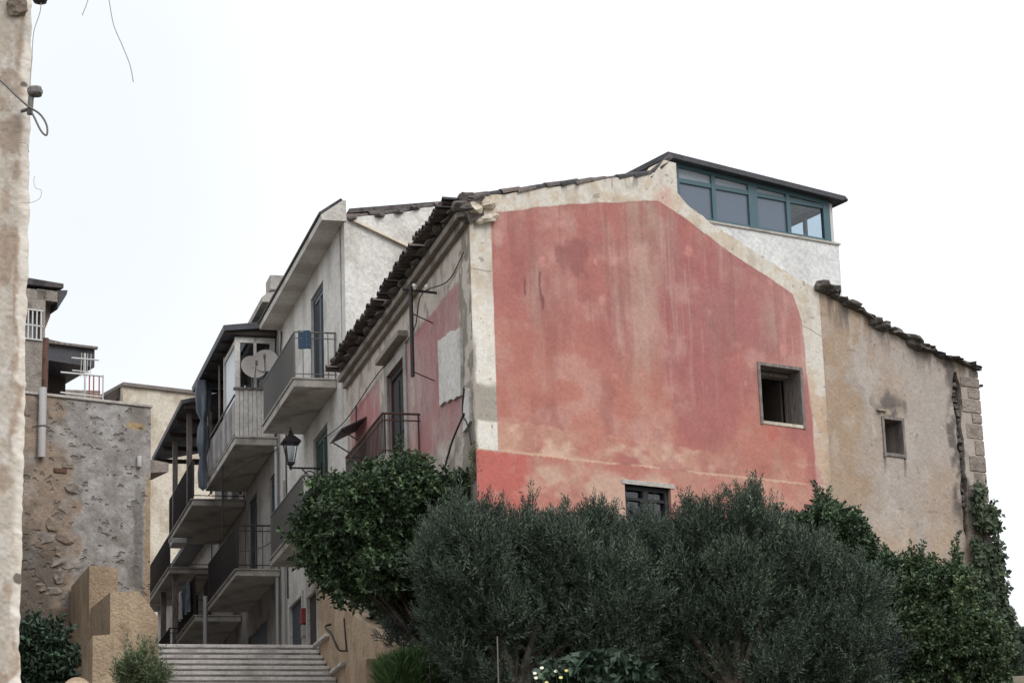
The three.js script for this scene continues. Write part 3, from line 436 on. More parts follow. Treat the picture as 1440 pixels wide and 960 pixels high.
{
  const H = tanHouse, r = rng(15);
  const top = rough([[11.26, 14.12], [9.91, 14.36], [9.04, 14.66], [8.18, 14.96], [7.4, 15.2]], 0.2, 0.06, r, true);
  const outl = [[7.353, 5.2], [11.26, 5.2], ...top, [7.353, 15.2]];
  const crack = rough([[10.55, 13.72], [10.54, 13.2], [10.6, 13.05], [10.56, 12.6], [10.6, 12.2], [10.56, 11.7], [10.56, 11.3], [10.58, 10.7], [10.68, 10.7], [10.72, 11.4], [10.74, 12.0], [10.76, 12.5], [10.7, 12.9], [10.8, 13.4], [10.76, 13.74], [10.72, 14.0], [10.64, 14.02]], 0.14, 0.05, r);
  const g = wall(outl, [[8.71, 9.2, 12.18, 12.88], crack], -0.5, 0.003); uvRect(g, tx0, tx1, th0, th1); part('gable_wall', g, M.tanWall, H, G);
  part('rubble_core', bx(10.2, 11.1, 10, 14, -0.45, -0.2), M.rubble, H, G);
  { const cr = rng(17); for (let i = 0; i < 22; i++) part('core_stone', lump(0.05 + cr() * 0.07, 0.05 + cr() * 0.06, 0.1, 600 + i, 1, 0.5), M.rubble, H, G, [10.56 + cr() * 0.2, 10.8 + i * 0.14, -0.2 + cr() * 0.1]); }
  const w = part('window', [bx(8.68, 8.73, 12.12, 12.91, -0.2, 0.03), bx(9.18, 9.23, 12.12, 12.91, -0.2, 0.03), bx(8.73, 9.18, 12.86, 12.91, -0.2, 0.03), bx(8.73, 9.18, 12.14, 12.2, -0.2, 0.03)], M.frameGrey, H, G);
  part('drip_mould', bx(8.58, 8.8, 13.0, 13.04, 0, 0.05, 0.01), M.stone, w, G, null, null); part('shutter_leaf', bx(9.12, 9.15, 12.22, 12.84, -0.7, -0.48), M.frameGrey, w, G);
  // coping of rough stones and broken tiles
  const cr = rng(19), line = [[7.42, 15.22], [8.18, 14.98], [9.04, 14.68], [9.91, 14.38], [11.26, 14.13]];
  for (let u = 7.42; u < 11.2; u += 0.1 + cr() * 0.14) {
    const h = lin(line, u), big = u < 9.9 ? 1 : 0.45, s = 0.07 + cr() * 0.09 * big;
    part('coping_stone', lump(s * 1.3, (0.03 + cr() * 0.04) * (0.5 + big * 0.6), 0.16 + cr() * 0.08, 700 + u * 40, 1, 0.55), cr() < 0.8 ? M.rubble : M.tileB, H, G, [u, h - 0.005 + cr() * 0.03 * big, -0.06 + cr() * 0.1], [cr() * 0.3, cr(), -0.28 + (cr() - 0.5) * 0.4]);
  }
  for (const [u, h, s] of [[7.44, 15.28, 0.17], [7.62, 15.24, 0.14], [8.7, 14.74, 0.13], [8.78, 14.66, 0.1], [9.62, 14.42, 0.14]]) part('coping_stone', lump(s * 1.2, s * 0.55, 0.18, u * 91, 1, 0.5), M.rubble, H, G, [u, h, 0.02], [0, s * 7, -0.35]);
  part('ridge_tile', tileGeo, M.tileC, H, G, [11.2, 14.16, -0.1], [0, 0, -0.2]);
  // stone quoins
  const qr = rng(23); let h = 8.6, i = 0; while (h < 14.0) { const hh = 0.2 + qr() * 0.16, wd = (i++ % 2 ? 0.24 : 0.4) + qr() * 0.1; part('quoin', bx(11.27 - wd, 11.275, h + 0.008, Math.min(h + hh - 0.008, 14.08), -0.4, 0.01 + qr() * 0.02, 0.02), qr() < 0.6 ? M.quoinA : M.quoinB, H, G); h += hh; }
  part('iron_stub', [bar([11.2, 13.78, -0.1], [11.46, 13.84, -0.1], 0.03), bar([11.26, 13.68, -0.1], [11.4, 13.82, -0.1], 0.015)], M.iron, H, G);
  const sb2 = part('side_balcony', bx(11.27, 11.56, 10.82, 10.92, -1.6, -0.5), M.grey, H, G);
  for (const [x, z] of [[11.52, -0.55], [11.52, -1.05], [11.4, -0.55], [11.52, -1.5]]) part('railing_bar', bar([x, 10.92, z], [x, 11.86, z], 0.013), M.ironGrey, sb2, G);
  part('hand_rail', [bar([11.52, 11.86, -0.5], [11.52, 11.86, -1.55], 0.02), bar([11.27, 11.86, -0.55], [11.52, 11.86, -0.55], 0.02)], M.ironGrey, sb2, G);
  part('side_wall', hexa([OB(10.8, 0.5, 5.5), OB(11.24, 0.5, 5.5), OB(11.24, 11.7, 5.5), OB(10.8, 11.7, 5.5), OB(10.8, 0.5, 14.0), OB(11.24, 0.5, 14.0), OB(11.24, 11.7, 14.0), OB(10.8, 11.7, 14.0)]), M.stone, H, WORLD);
  part('roof', hexa([OB(7.38, 0.3, 15.05), OB(11.3, 0.3, 13.98), OB(11.3, 11.7, 13.98), OB(7.38, 11.7, 15.05), OB(7.38, 0.3, 15.15), OB(11.3, 0.3, 14.08), OB(11.3, 11.7, 14.08), OB(7.38, 11.7, 15.15)]), M.tile, H, WORLD);
}
// ------------------------------------------------------------------ glazed veranda on the roof
{
  const V = thing('roof_veranda', 'white rooftop veranda with teal window frames and dark sloping roof', 'veranda', G, [6.4, 15, -0.6]);
  const z0 = -3.4, z1 = -0.6, top = (u) => 17.56 - (u - 4.5) * 0.062;
  part('base_wall', [bx(4.3, 8.44, 14.4, 16.46, z1 - 0.15, z1), bx(8.29, 8.44, 14.4, 16.46, z0, z1 - 0.15), bx(4.3, 8.44, 14.4, 16.46, z0 - 0.15, z0)], M.whiteClean, V, G);
  part('sill', [bx(4.3, 8.47, 16.46, 16.5, z1 - 0.16, z1 + 0.03)], M.slab, V, G);
  part('side_wall', bx(4.2, 4.5, 14.4, 17.45, z0, z1), M.whiteClean, V, G);
  const win = (u0, u1, x, zA) => {
    const zz = x ? null : z1; const w = part('window', [bx(u0, u1, 17.17, 17.26, zA - 0.07, zA), bx(u0, u1, 16.5, 16.55, zA - 0.07, zA)], M.teal, V, G);
    part('pane', bx(u0, u1, 16.55, 17.17, zA - 0.04, zA - 0.034), u0 > 7 || zA < -2 ? M.glass : M.dustyGlass, w, G); part('fanlight', bx(u0, u1, 17.26, top(u1) - 0.05, zA - 0.04, zA - 0.034), M.opal, w, G);
  };
  const posts = [[4.5, 4.62], [5.38, 5.47], [6.26, 6.47], [7.18, 7.27], [8.1, 8.26]];
  for (const [a, b] of posts) part('post', bx(a, b, 16.5, top(b), z1 - 0.08, z1 + 0.01), M.teal, V, G);
  for (let i = 0; i < 4; i++) { win(posts[i][1], posts[i + 1][0], 0, z1); win(posts[i][1], posts[i + 1][0], 0, z0 + 0.08); }
  for (const [a, b] of posts) part('post', bx(a, b, 16.46, top(b), z0, z0 + 0.08), M.teal, V, G);
  part('head_rail', hexa([[4.5, 17.48, z1 - 0.09], [4.5, 17.48, z1 + 0.015], [8.26, 17.25, z1 + 0.015], [8.26, 17.25, z1 - 0.09], [4.5, 17.58, z1 - 0.09], [4.5, 17.58, z1 + 0.015], [8.26, 17.35, z1 + 0.015], [8.26, 17.35, z1 - 0.09]].map((p) => new THREE.Vector3(...p))), M.teal, V, G);
  // right side: glazed, with pale corner post
  part('corner_post', bx(8.27, 8.35, 16.46, 17.3, z1 - 0.09, z1 - 0.01), M.paleMetal, V, G);
  for (const z of [-1.3, -2.0, -2.7, -3.35]) part('post', bx(8.2, 8.27, 16.46, 17.3, z - 0.06, z), M.teal, V, G);
  for (let i = 0; i < 4; i++) part('pane', bx(8.23, 8.236, 16.5, 17.3, [-0.7, -1.36, -2.06, -2.76][i] - 0.58, [-0.7, -1.36, -2.06, -2.76][i]), M.glass, V, G);
  part('roof', hexa([[4.25, 17.56, z0 - 0.2], [4.25, 17.56, z1 + 0.2], [8.54, 17.33, z1 + 0.2], [8.54, 17.33, z0 - 0.2], [4.25, 17.66, z0 - 0.2], [4.25, 17.66, z1 + 0.2], [8.54, 17.43, z1 + 0.2], [8.54, 17.43, z0 - 0.2]].map((p) => new THREE.Vector3(...p))), M.sheet, V, G);
  part('gutter', tube([[8.54, 17.36, z1 + 0.2], [8.54, 17.34, z0]], 0.05, 0.05, 8, false), M.sheet, V, G);
  part('ceiling', hexa([[4.5, 17.49, z0], [4.5, 17.49, z1 - 0.09], [8.2, 17.29, z1 - 0.09], [8.2, 17.29, z0], [4.5, 17.52, z0], [4.5, 17.52, z1 - 0.09], [8.2, 17.32, z1 - 0.09], [8.2, 17.32, z0]].map((p) => new THREE.Vector3(...p))), M.whiteClean, V, G);
}

// ================================================================== houses up the street
const v3 = (a) => a.map((p) => new THREE.Vector3(...p));
function tslab(t0, t1, prof) { return runExtrude(prof, t0, t1); }
function runExtrude(prof, t0, t1) {                   // (o, h) profile swept along the street
  const n = prof.length, v = [], P = (i, t) => [-t, prof[i][1], prof[i][0]], q = (a, b, c, d) => v.push(...a, ...b, ...c, ...a, ...c, ...d);
  for (let i = 0; i < n; i++) { const j = (i + 1) % n; q(P(i, t0), P(i, t1), P(j, t1), P(j, t0)); }
  for (let i = 1; i < n - 1; i++) { v.push(...P(0, t0), ...P(i, t0), ...P(i + 1, t0), ...P(0, t1), ...P(i + 1, t1), ...P(i, t1)); }
  const g = new THREE.BufferGeometry(); g.setAttribute('position', new THREE.Float32BufferAttribute(v, 3)); return uvm(g);
}
function shutters(H, name, t0, t1, h0, h1, mat, label) {            // closed pair of louvred leaves in a recess
  const w = part(name, [sb(t0, t0 + 0.06, h0, h1, -0.14, -0.06), sb(t1 - 0.06, t1, h0, h1, -0.14, -0.06), sb(t0 + 0.06, t1 - 0.06, h1 - 0.06, h1, -0.14, -0.06)], mat, H, S);
  if (label) w.userData.label = label; const m = (t0 + t1) / 2;
  for (const [a, b] of [[t0 + 0.06, m - 0.01], [m + 0.01, t1 - 0.06]]) {
    const lf = [sb(a, a + 0.07, h0, h1 - 0.06, -0.12, -0.08), sb(b - 0.07, b, h0, h1 - 0.06, -0.12, -0.08), sb(a + 0.07, b - 0.07, h0, h0 + 0.12, -0.12, -0.08), sb(a + 0.07, b - 0.07, h1 - 0.16, h1 - 0.06, -0.12, -0.08)];
    for (let y = h0 + 0.14; y < h1 - 0.18; y += 0.065) lf.push(bx(-b + 0.07, -a - 0.07, -0.025, 0.025, -0.008, 0.008).rotateX(0.6).translate(0, y, -0.1));
    part('shutter_leaf', lf, mat, w, S);
  }
  return w;
}
function balcony(H, t0, t1, o, hb, th, railH, { near = 'bars', side = 'panel', mat = M.iron, sideMat = M.mesh, step = 0.14, label } = {}) {
  const b = part('balcony', [sb(t0, t1, hb, hb + th, 0, o, 0.02), sb(t0 - 0.03, t1 + 0.03, hb + th, hb + th + 0.03, 0, o + 0.03)], M.slab, H, S); if (label) b.userData.label = label;
  const h0 = hb + th + 0.03, h1 = h0 + railH, a = t0 + 0.04, z = t1 - 0.04, q = o - 0.03;
  part('hand_rail', [bar([-a, h1, 0], [-a, h1, q], 0.02), bar([-a, h1, q], [-z, h1, q], 0.022), bar([-z, h1, q], [-z, h1, 0], 0.02), bar([-a, h0 + 0.1, 0], [-a, h0 + 0.1, q], 0.013), bar([-a, h0 + 0.1, q], [-z, h0 + 0.1, q], 0.013), bar([-a, h0, q], [-a, h1, q], 0.018), bar([-z, h0, q], [-z, h1, q], 0.018), bar([-a, h0, 0.03], [-a, h1, 0.03], 0.018), bar([-a, h1 - 0.14, 0], [-a, h1 - 0.14, q], 0.012)], mat, b, S);
  const bg = bar([0, h0, 0], [0, h1, 0], 0.01, 4);
  if (near === 'bars') for (let k = 1; k < 5; k++) part('railing_bar', bg, mat, b, S, [-a, 0, q * k / 5]);
  const n = Math.round((z - a) / step);
  for (let k = 1; k < n; k++) part('railing_bar', bg, mat, b, S, [-mix(a, z, k / n), 0, q]);
  if (side === 'panel') part('railing_cover', sb(a + 0.03, z - 0.03, h0 + 0.08, h1 - 0.04, q - 0.035, q - 0.02), sideMat, b, S);
  return b;
}
// ------------------------------------------------------------------ white house
const whiteHouse = thing('white_house', 'tall off-white house with teal shutters joined to the red house', 'house', S, [-16.2, 9.6, 0]);
{
  const H = whiteHouse, t0 = 11.74, t1 = 20.7;
  const fg = wall([[-t1, 9.2], [-t0, 9.2], [-t0, 19.3], [-t1, 19.3]], [[-16.05, -14.4, 15.95, 18.72], [-15.95, -14.1, 12.6, 15.28], [-16.9, -15.6, 9.96, 11.75], [-19.4, -17.6, 9.96, 11.95]], -0.4, 0);
  mitre(fg, (x) => x > -t0 - 0.05, -0.16, -0.2); part('street_wall', fg, M.white, H, S);
  const r = rng(41), tl = rough([[3.75, 20.42], [1.4, 19.66], [0.1, 19.36]], 0.3, 0.03, r, true);
  const gg = wall([[0, 9.2], [8, 9.2], [8, 18.6], ...tl, [0, 19.34]], [], -0.4, 0); mitre(gg, (x) => x < 0.05, 0.16, -0.2); part('side_wall', gg, M.white, H, Wf);
  part('soffit', runExtrude([[-0.05, 19.26], [0.5, 19.26], [0.52, 19.38], [0.02, 19.74], [-0.05, 19.74]], 11.66, 20.66), M.white, H, S);
  part('roof_edge', runExtrude([[0.5, 19.385], [0.56, 19.4], [0.56, 19.45], [0.06, 19.8], [0.02, 19.76]], 11.7, 20.7), M.tileB, H, S);
  vergeTiles(H, Wf, [[0.15, 19.42], [1.4, 19.72], [3.8, 20.47]], -0.1, rng(43), 0.34, 0.03);
  { const er = rng(45); for (let i = 0; i < 7; i++) part('verge_stone', lump(0.12, 0.05, 0.1, 500 + i, 1, 0.5), M.rubble, H, Wf, [0.2 + i * 0.55 + er() * 0.2, 19.36 + i * 0.165, 0.0], [0, er(), 0.25]); }
  part('ledge', hexa(v3([[0.2, 19.27, 0], [0.2, 19.27, 0.09], [1.9, 18.77, 0.09], [1.9, 18.77, 0], [0.2, 19.34, 0], [0.2, 19.34, 0.08], [1.9, 18.84, 0.08], [1.9, 18.84, 0]])), M.cream, H, Wf);
  part('roof', [hexa([OB(-0.3, 11.75, 19.5), OB(3.5, 11.75, 20.35), OB(3.5, 20.6, 20.35), OB(-0.3, 20.6, 19.5), OB(-0.3, 11.75, 19.6), OB(3.5, 11.75, 20.45), OB(3.5, 20.6, 20.45), OB(-0.3, 20.6, 19.6)]), hexa([OB(3.5, 11.75, 20.3), OB(7.6, 11.75, 18.6), OB(7.6, 20.6, 18.6), OB(3.5, 20.6, 20.3), OB(3.5, 11.75, 20.4), OB(7.6, 11.75, 18.7), OB(7.6, 20.6, 18.7), OB(3.5, 20.6, 20.4)])], M.tile, H, WORLD);
  shutters(H, 'door', 14.42, 16.03, 15.98, 18.7, M.shutter, 'dark teal shuttered door on the upper balcony');
  shutters(H, 'door', 14.12, 15.93, 12.62, 15.26, M.shutterGreen, 'green shuttered door behind the street lantern');
  part('door_frame', [sb(15.52, 15.62, 9.96, 11.84, -0.2, 0.04), sb(16.88, 16.98, 9.96, 11.84, -0.2, 0.04), sb(15.62, 16.88, 11.74, 11.84, -0.2, 0.04)], M.white, H, S);
  part('door', sb(15.62, 16.88, 9.96, 11.74, -0.08, -0.04), M.wood, H, S);
  part('door_frame', [sb(17.52, 17.62, 9.96, 12.04, -0.2, 0.04), sb(19.38, 19.48, 9.96, 12.04, -0.2, 0.04), sb(17.62, 19.38, 11.94, 12.04, -0.2, 0.04)], M.white, H, S);
  part('door', sb(17.62, 19.38, 9.96, 11.94, -0.08, -0.04), M.shutter, H, S);
  balcony(H, 12.81, 17.3, 0.97, 15.74, 0.18, 1.06, { mat: M.ironGrey, side: 'bars', step: 0.115, label: 'upper balcony with a thin grey barred railing' });
  balcony(H, 11.95, 16.35, 0.97, 12.36, 0.16, 1.0, { mat: M.ironGrey, side: 'bars', step: 0.115, label: 'lower balcony half hidden by the dark tree' });
  part('conduit', tube([[-20.2, 19.1, 0.03], [-20.25, 18.2, 0.05], [-19.6, 17.4, 0.04], [-19.7, 15.5, 0.03], [-19.6, 12.2, 0.03]], 0.02, 0.02, 5), M.cable, H, S);
  part('downpipe', bar([-19.9, 9.96, 0.07], [-19.9, 15.2, 0.07], 0.045, 8), M.pvc, H, S);
  part('meter_box', sb(17.1, 17.4, 11.2, 11.55, 0, 0.12, 0.01), M.red, H, S); part('meter_box', sb(17.12, 17.38, 10.9, 11.16, 0, 0.1, 0.01), M.pvc, H, S);
}
// ------------------------------------------------------------------ veranda house
const verandaHouse = thing('veranda_house', 'grey house with a glazed balcony veranda and two satellite dishes', 'house', S, [-23.7, 9.6, 0]);
{
  const H = verandaHouse, t0 = 20.72, t1 = 26.7;
  part('street_wall', wall([[-t1, 9.2], [-t0, 9.2], [-t0, 20.05], [-t1, 20.05]], [[-22.5, -21.3, 14.0, 15.8], [-26.2, -24.7, 13.15, 15.95], [-26.4, -23.1, 9.96, 12.3], [-25.8, -24.2, 16.6, 18.9]], -0.4, -0.01), M.concrete, H, S);
  part('near_wall', hexa([OB(0.02, t0, 9.2), OB(7.6, t0, 9.2), OB(7.6, t1, 9.2), OB(0.02, t1, 9.2), OB(0.02, t0, 20.05), OB(7.6, t0, 20.05), OB(7.6, t1, 20.05), OB(0.02, t1, 20.05)].map((p) => p.add(new THREE.Vector3(0.12, 0, -0.2)))), M.concrete, H, WORLD);
  part('roof', runExtrude([[-2, 20.02], [0.42, 20.02], [0.44, 20.14], [0.3, 20.26], [-2, 20.7]], 20.74, 26.6), M.slab, H, S);
  part('chimney', sb(20.9, 21.6, 20.4, 20.8, -0.35, 0.2, 0.03), M.concrete, H, S);
  shutters(H, 'window', 21.33, 22.47, 14.03, 15.78, M.shutter, 'narrow dark shuttered window beside the drainpipe');
  shutters(H, 'door', 24.73, 26.17, 13.18, 15.93, M.shutter, 'dark shuttered door on the lower balcony');
  part('garage_door', sb(23.13, 26.37, 9.96, 12.28, -0.1, -0.06), M.shutter, H, S); part('door', sb(24.23, 25.77, 16.62, 18.88, -0.3, -0.25), M.wood, H, S);
  // glazed veranda on the upper slab
  const b = part('balcony', [sb(21.2, 26.8, 16.38, 16.56, 0, 1.08, 0.02), sb(21.17, 26.83, 16.56, 16.6, 0, 1.1)], M.slab, H, S);
  for (let k = 0; k < 9; k++) part('railing_panel', sb(21.22 + (k % 2) * 0.02, 21.26 + (k % 2) * 0.02, 16.6, 17.82, 0.06 + k * 0.112, 0.06 + k * 0.112 + 0.107, 0.012), k % 3 ? M.white : M.white, b, S);
  part('hand_rail', [sb(21.16, 21.32, 17.82, 17.87, 0, 1.1), bar([-21.2, 17.66, 1.08], [-26.7, 17.66, 1.08], 0.025)], M.frameGrey, b, S);
  for (let k = 0; k < 12; k++) part('railing_panel', sb(21.3 + k * 0.45, 21.3 + k * 0.45 + 0.42, 16.68, 17.56, 1.04, 1.07, 0.01), k % 2 ? M.mesh : M.concrete, b, S);
  const v = part('veranda', [sb(21.22, 21.32, 17.87, 19.2, 0.04, 0.16), sb(21.22, 21.32, 17.87, 19.2, 0.93, 1.06), sb(21.22, 21.3, 17.87, 19.2, 0.51, 0.58), sb(21.22, 21.32, 19.06, 19.2, 0.16, 0.93), sb(23.25, 23.35, 17.5, 19.2, 0.96, 1.06), sb(21.32, 23.25, 19.04, 19.16, 0.98, 1.05), sb(21.32, 23.25, 17.5, 17.58, 0.98, 1.05)], M.white, H, S);
  part('pane', sb(21.26, 21.266, 17.9, 19.06, 0.16, 0.51), M.glass, v, S); part('pane', sb(21.26, 21.266, 17.9, 19.06, 0.58, 0.93), M.glass, v, S); part('pane', sb(21.32, 23.25, 17.58, 19.04, 1.0, 1.01), M.opal, v, S);
  part('blind_box', sb(21.12, 21.34, 19.22, 19.42, 0.02, 0.95, 0.05), M.sheet, v, S);
  const rf = part('veranda_roof', runExtrude([[-0.05, 19.44], [1.36, 19.3], [1.38, 19.44], [-0.05, 19.62]], 21.0, 27.4), M.sheet, H, S);
  for (let k = 0; k < 7; k++) part('rafter', sb(21.1 + k, 21.16 + k, 19.24, 19.33, 0.0, 1.3), M.wood, rf, S);
  part('post', bar([-26.6, 16.6, 1.03], [-26.6, 19.3, 1.03], 0.035, 6), M.frameGrey, H, S);
  part('post', bar([-24.3, 16.6, 1.03], [-24.3, 19.3, 1.03], 0.035, 6), M.frameGrey, H, S);
  balcony(H, 20.9, 26.3, 1.1, 12.98, 0.15, 1.1, { mat: M.iron, side: 'bars', step: 0.12, label: 'lower balcony with a dark barred railing' });
  part('downpipe', bar([-26.25, 9.96, 1.16], [-26.25, 13.4, 1.16], 0.06, 8), M.pvc, H, S);
  part('pipe', bar([-20.98, 9.96, 0.06], [-20.98, 16.3, 0.06], 0.05, 8), M.pvc, H, S);
  part('post', bar([-23.6, 13.2, 1.06], [-23.6, 16.4, 1.06], 0.02, 5), M.iron, H, S);
}
// satellite dishes on the veranda front
function dish(label, o, h, t, rad, yaw) {
  const d = thing('satellite_dish', label, 'satellite dish', S, [-t + 0.05, h, o], 'satellite dishes on the veranda');
  const bowl = new THREE.LatheGeometry(Array.from({ length: 8 }, (_, i) => new THREE.Vector2(rad * i / 7, 0.22 * rad * (i / 7) ** 2)), 24); bowl.rotateX(Math.PI / 2);
  const rot = [-0.35, Math.PI / 2 + yaw, 0, 'YXZ'];
  const q = new THREE.Matrix4().makeRotationFromEuler(new THREE.Euler(-0.3, Math.PI / 2 + yaw, 0, 'YXZ')); bowl.applyMatrix4(q); bowl.translate(-t + 0.12, h, o);
  part('reflector', bowl.toNonIndexed(), M.dish, d, S);
  const tip = new THREE.Vector3(0, -0.1 * rad, rad * 0.95).applyMatrix4(q).add(new THREE.Vector3(-t + 0.12, h, o)), low = new THREE.Vector3(0, -rad * 0.95, rad * 0.2).applyMatrix4(q).add(new THREE.Vector3(-t + 0.12, h, o));
  part('arm', bar(low, tip, 0.014), M.ironGrey, d, S); part('receiver', new THREE.CapsuleGeometry(0.035, 0.08, 3, 8).translate(tip.x, tip.y, tip.z).toNonIndexed(), M.frameGrey, d, S);
  part('mount', [bar([-t, h, o], [-t + 0.12, h, o], 0.025), bar([-t, h - 0.5, o], [-t, h + 0.05, o], 0.02)], M.ironGrey, d, S);
}
dish('rust-marked satellite dish with its arm in front, on the veranda', 0.64, 18.33, 21.12, 0.33, 0.15);
dish('cleaner satellite dish tucked behind another on the veranda', 0.3, 18.52, 21.18, 0.33, -0.25);
// hanging tied cloth at the veranda corner
{
  const pts = [[0.02, 3.1], [0.17, 3.05], [0.2, 2.7], [0.17, 2.2], [0.06, 1.95], [0.13, 1.7], [0.16, 1.3], [0.08, 0.9], [0.12, 0.5], [0.1, 0.1], [0, 0]].reverse();
  const g = new THREE.LatheGeometry(pts.map((p) => new THREE.Vector2(...p)), 20), p = g.attributes.position;
  for (let i = 0; i < p.count; i++) { const a = Math.atan2(p.getZ(i), p.getX(i)), k = 1 + 0.25 * Math.sin(a * 5 + p.getY(i)); p.setXYZ(i, p.getX(i) * k, p.getY(i), p.getZ(i) * k); }
  g.translate(-25.95, 16.2, 1.26); g.computeVertexNormals(); single('tied_awning', 'grey cloth awning tied up in a hanging roll at the veranda corner', 'awning', g.toNonIndexed(), M.cloth, S);
}
// ------------------------------------------------------------------ far row house
const farHouse = thing('row_house', 'farther row house with dark sheet roof over its cluttered balconies', 'house', S, [-30, 9.6, 0]);
{
  const H = farHouse, t0 = 26.72, t1 = 33;
  part('street_wall', wall([[-t1, 9.2], [-t0, 9.2], [-t0, 19.2], [-t1, 19.2]], [[-29.5, -28, 16.2, 18.5], [-31.6, -30.3, 16.2, 18.5], [-29.6, -28.2, 13.15, 15.3], [-30.5, -28, 9.96, 12.3]], -0.4, -0.02), M.concrete, H, S);
  part('near_wall', hexa([OB(0.02, t0, 9.2), OB(7, t0, 9.2), OB(7, t1, 9.2), OB(0.02, t1, 9.2), OB(0.02, t0, 19.2), OB(7, t0, 19.2), OB(7, t1, 19.2), OB(0.02, t1, 19.2)].map((p) => p.add(new THREE.Vector3(0.12, 0, -0.2)))), M.concrete, H, WORLD);
  for (const [a, b, c, d] of [[28, 29.5, 16.2, 18.5], [30.3, 31.6, 16.2, 18.5], [28.2, 29.6, 13.15, 15.3], [28, 30.5, 9.96, 12.3]]) part('door', sb(a + 0.03, b - 0.03, c + 0.02, d - 0.02, -0.12, -0.08), M.wood, H, S);
  const rf = part('sheet_roof', runExtrude([[-0.3, 19.25], [1.72, 18.84], [1.74, 18.95], [-0.3, 19.4]], 26.9, 34.1), M.sheet, H, S);
  for (let k = 0; k < 5; k++) part('rafter', sb(27 + k * 1.7, 27.08 + k * 1.7, 18.74, 18.86, 0.1, 1.62), M.wood, rf, S);
  for (const t of [27.9, 31.2]) part('post', sb(t, t + 0.14, 16.12, 18.85, 1.3, 1.44), M.frameGrey, H, S);
  balcony(H, 26.72, 32.2, 1.45, 15.96, 0.16, 1.1, { near: 'none', mat: M.iron, sideMat: M.concrete, label: 'upper balcony with grey panels under the sheet roof' });
  balcony(H, 27.6, 31.6, 1.27, 12.94, 0.15, 1.1, { near: 'none', mat: M.iron, side: 'bars', label: 'lowest balcony near the stair head' });
  part('storage_box', sb(29.7, 30.5, 15.5, 15.66, 1.2, 1.62, 0.03), M.pvc, H, S);
  part('window_frame', [sb(26.74, 26.8, 16.3, 18.6, 0.1, 0.16), sb(26.74, 26.8, 16.3, 18.6, 0.9, 0.96)], M.frameGrey, H, S);
}
{
  const H = thing('end_house', 'low dim house beyond the farther row house with a cluttered balcony', 'house', S, [-39, 9.6, 0]);
  part('street_wall', sb(33.05, 48, 9, 16.6, -4, -0.03), M.concrete, H, S); part('roof', runExtrude([[-4, 16.62], [0.5, 16.62], [0.52, 16.74], [-4, 17.3]], 33.05, 48), M.sheet, H, S);
  for (const [a, h] of [[34, 13.1], [37, 13.1], [35, 9.9]]) part('door', sb(a, a + 1.2, h, h + 2.2, -0.05, 0.02), M.wood, H, S);
  balcony(H, 33.3, 39, 1.3, 15.3, 0.15, 1.0, { mat: M.iron, near: 'none', side: 'bars' }); balcony(H, 33.3, 39, 1.3, 12.5, 0.15, 1.0, { mat: M.iron, near: 'none', side: 'bars' });
  part('post', sb(33.5, 33.66, 12.68, 15.3, 1.0, 1.16), M.frameGrey, H, S); part('post', sb(36.5, 36.66, 12.68, 15.3, 1.0, 1.16), M.frameGrey, H, S);
}
// washing on the far lower balcony
{
  const r = rng(55); const items = [['grey sheet hung to dry on the lowest balcony rail', 28.4, 0.6, 0.9, M.cloth], ['blue cloth hung to dry on the lowest balcony rail', 29.3, 0.45, 0.7, M.blueCloth], ['pale towel hung to dry on the lowest balcony rail', 30.2, 0.5, 0.8, M.dish]];
  for (const [l, t, w, h, m] of items) { const g = new THREE.PlaneGeometry(w, h, 12, 8), p = g.attributes.position; for (let i = 0; i < p.count; i++) p.setZ(i, 0.05 * Math.sin(p.getX(i) * 16 + r()) * (0.6 - p.getY(i) / h)); g.translate(-t, 14.2 - h / 2, 1.36); g.computeVertexNormals(); const bk = g.clone().translate(0, 0, -0.015); single('washing', l, 'laundry', [g.toNonIndexed(), bk.toNonIndexed()], m, S); }
  const g = new THREE.PlaneGeometry(0.28, 0.42, 8, 8), p = g.attributes.position; for (let i = 0; i < p.count; i++) p.setZ(i, 0.03 * Math.sin(p.getX(i) * 22)); g.rotateY(Math.PI / 2).translate(-12.84, 16.83, 0.72); g.computeVertexNormals();
  single('washing', 'small blue cloth draped on the upper balcony rail', 'laundry', [g.toNonIndexed(), g.clone().translate(0.02, 0, 0).toNonIndexed()], M.blueCloth, S);
}
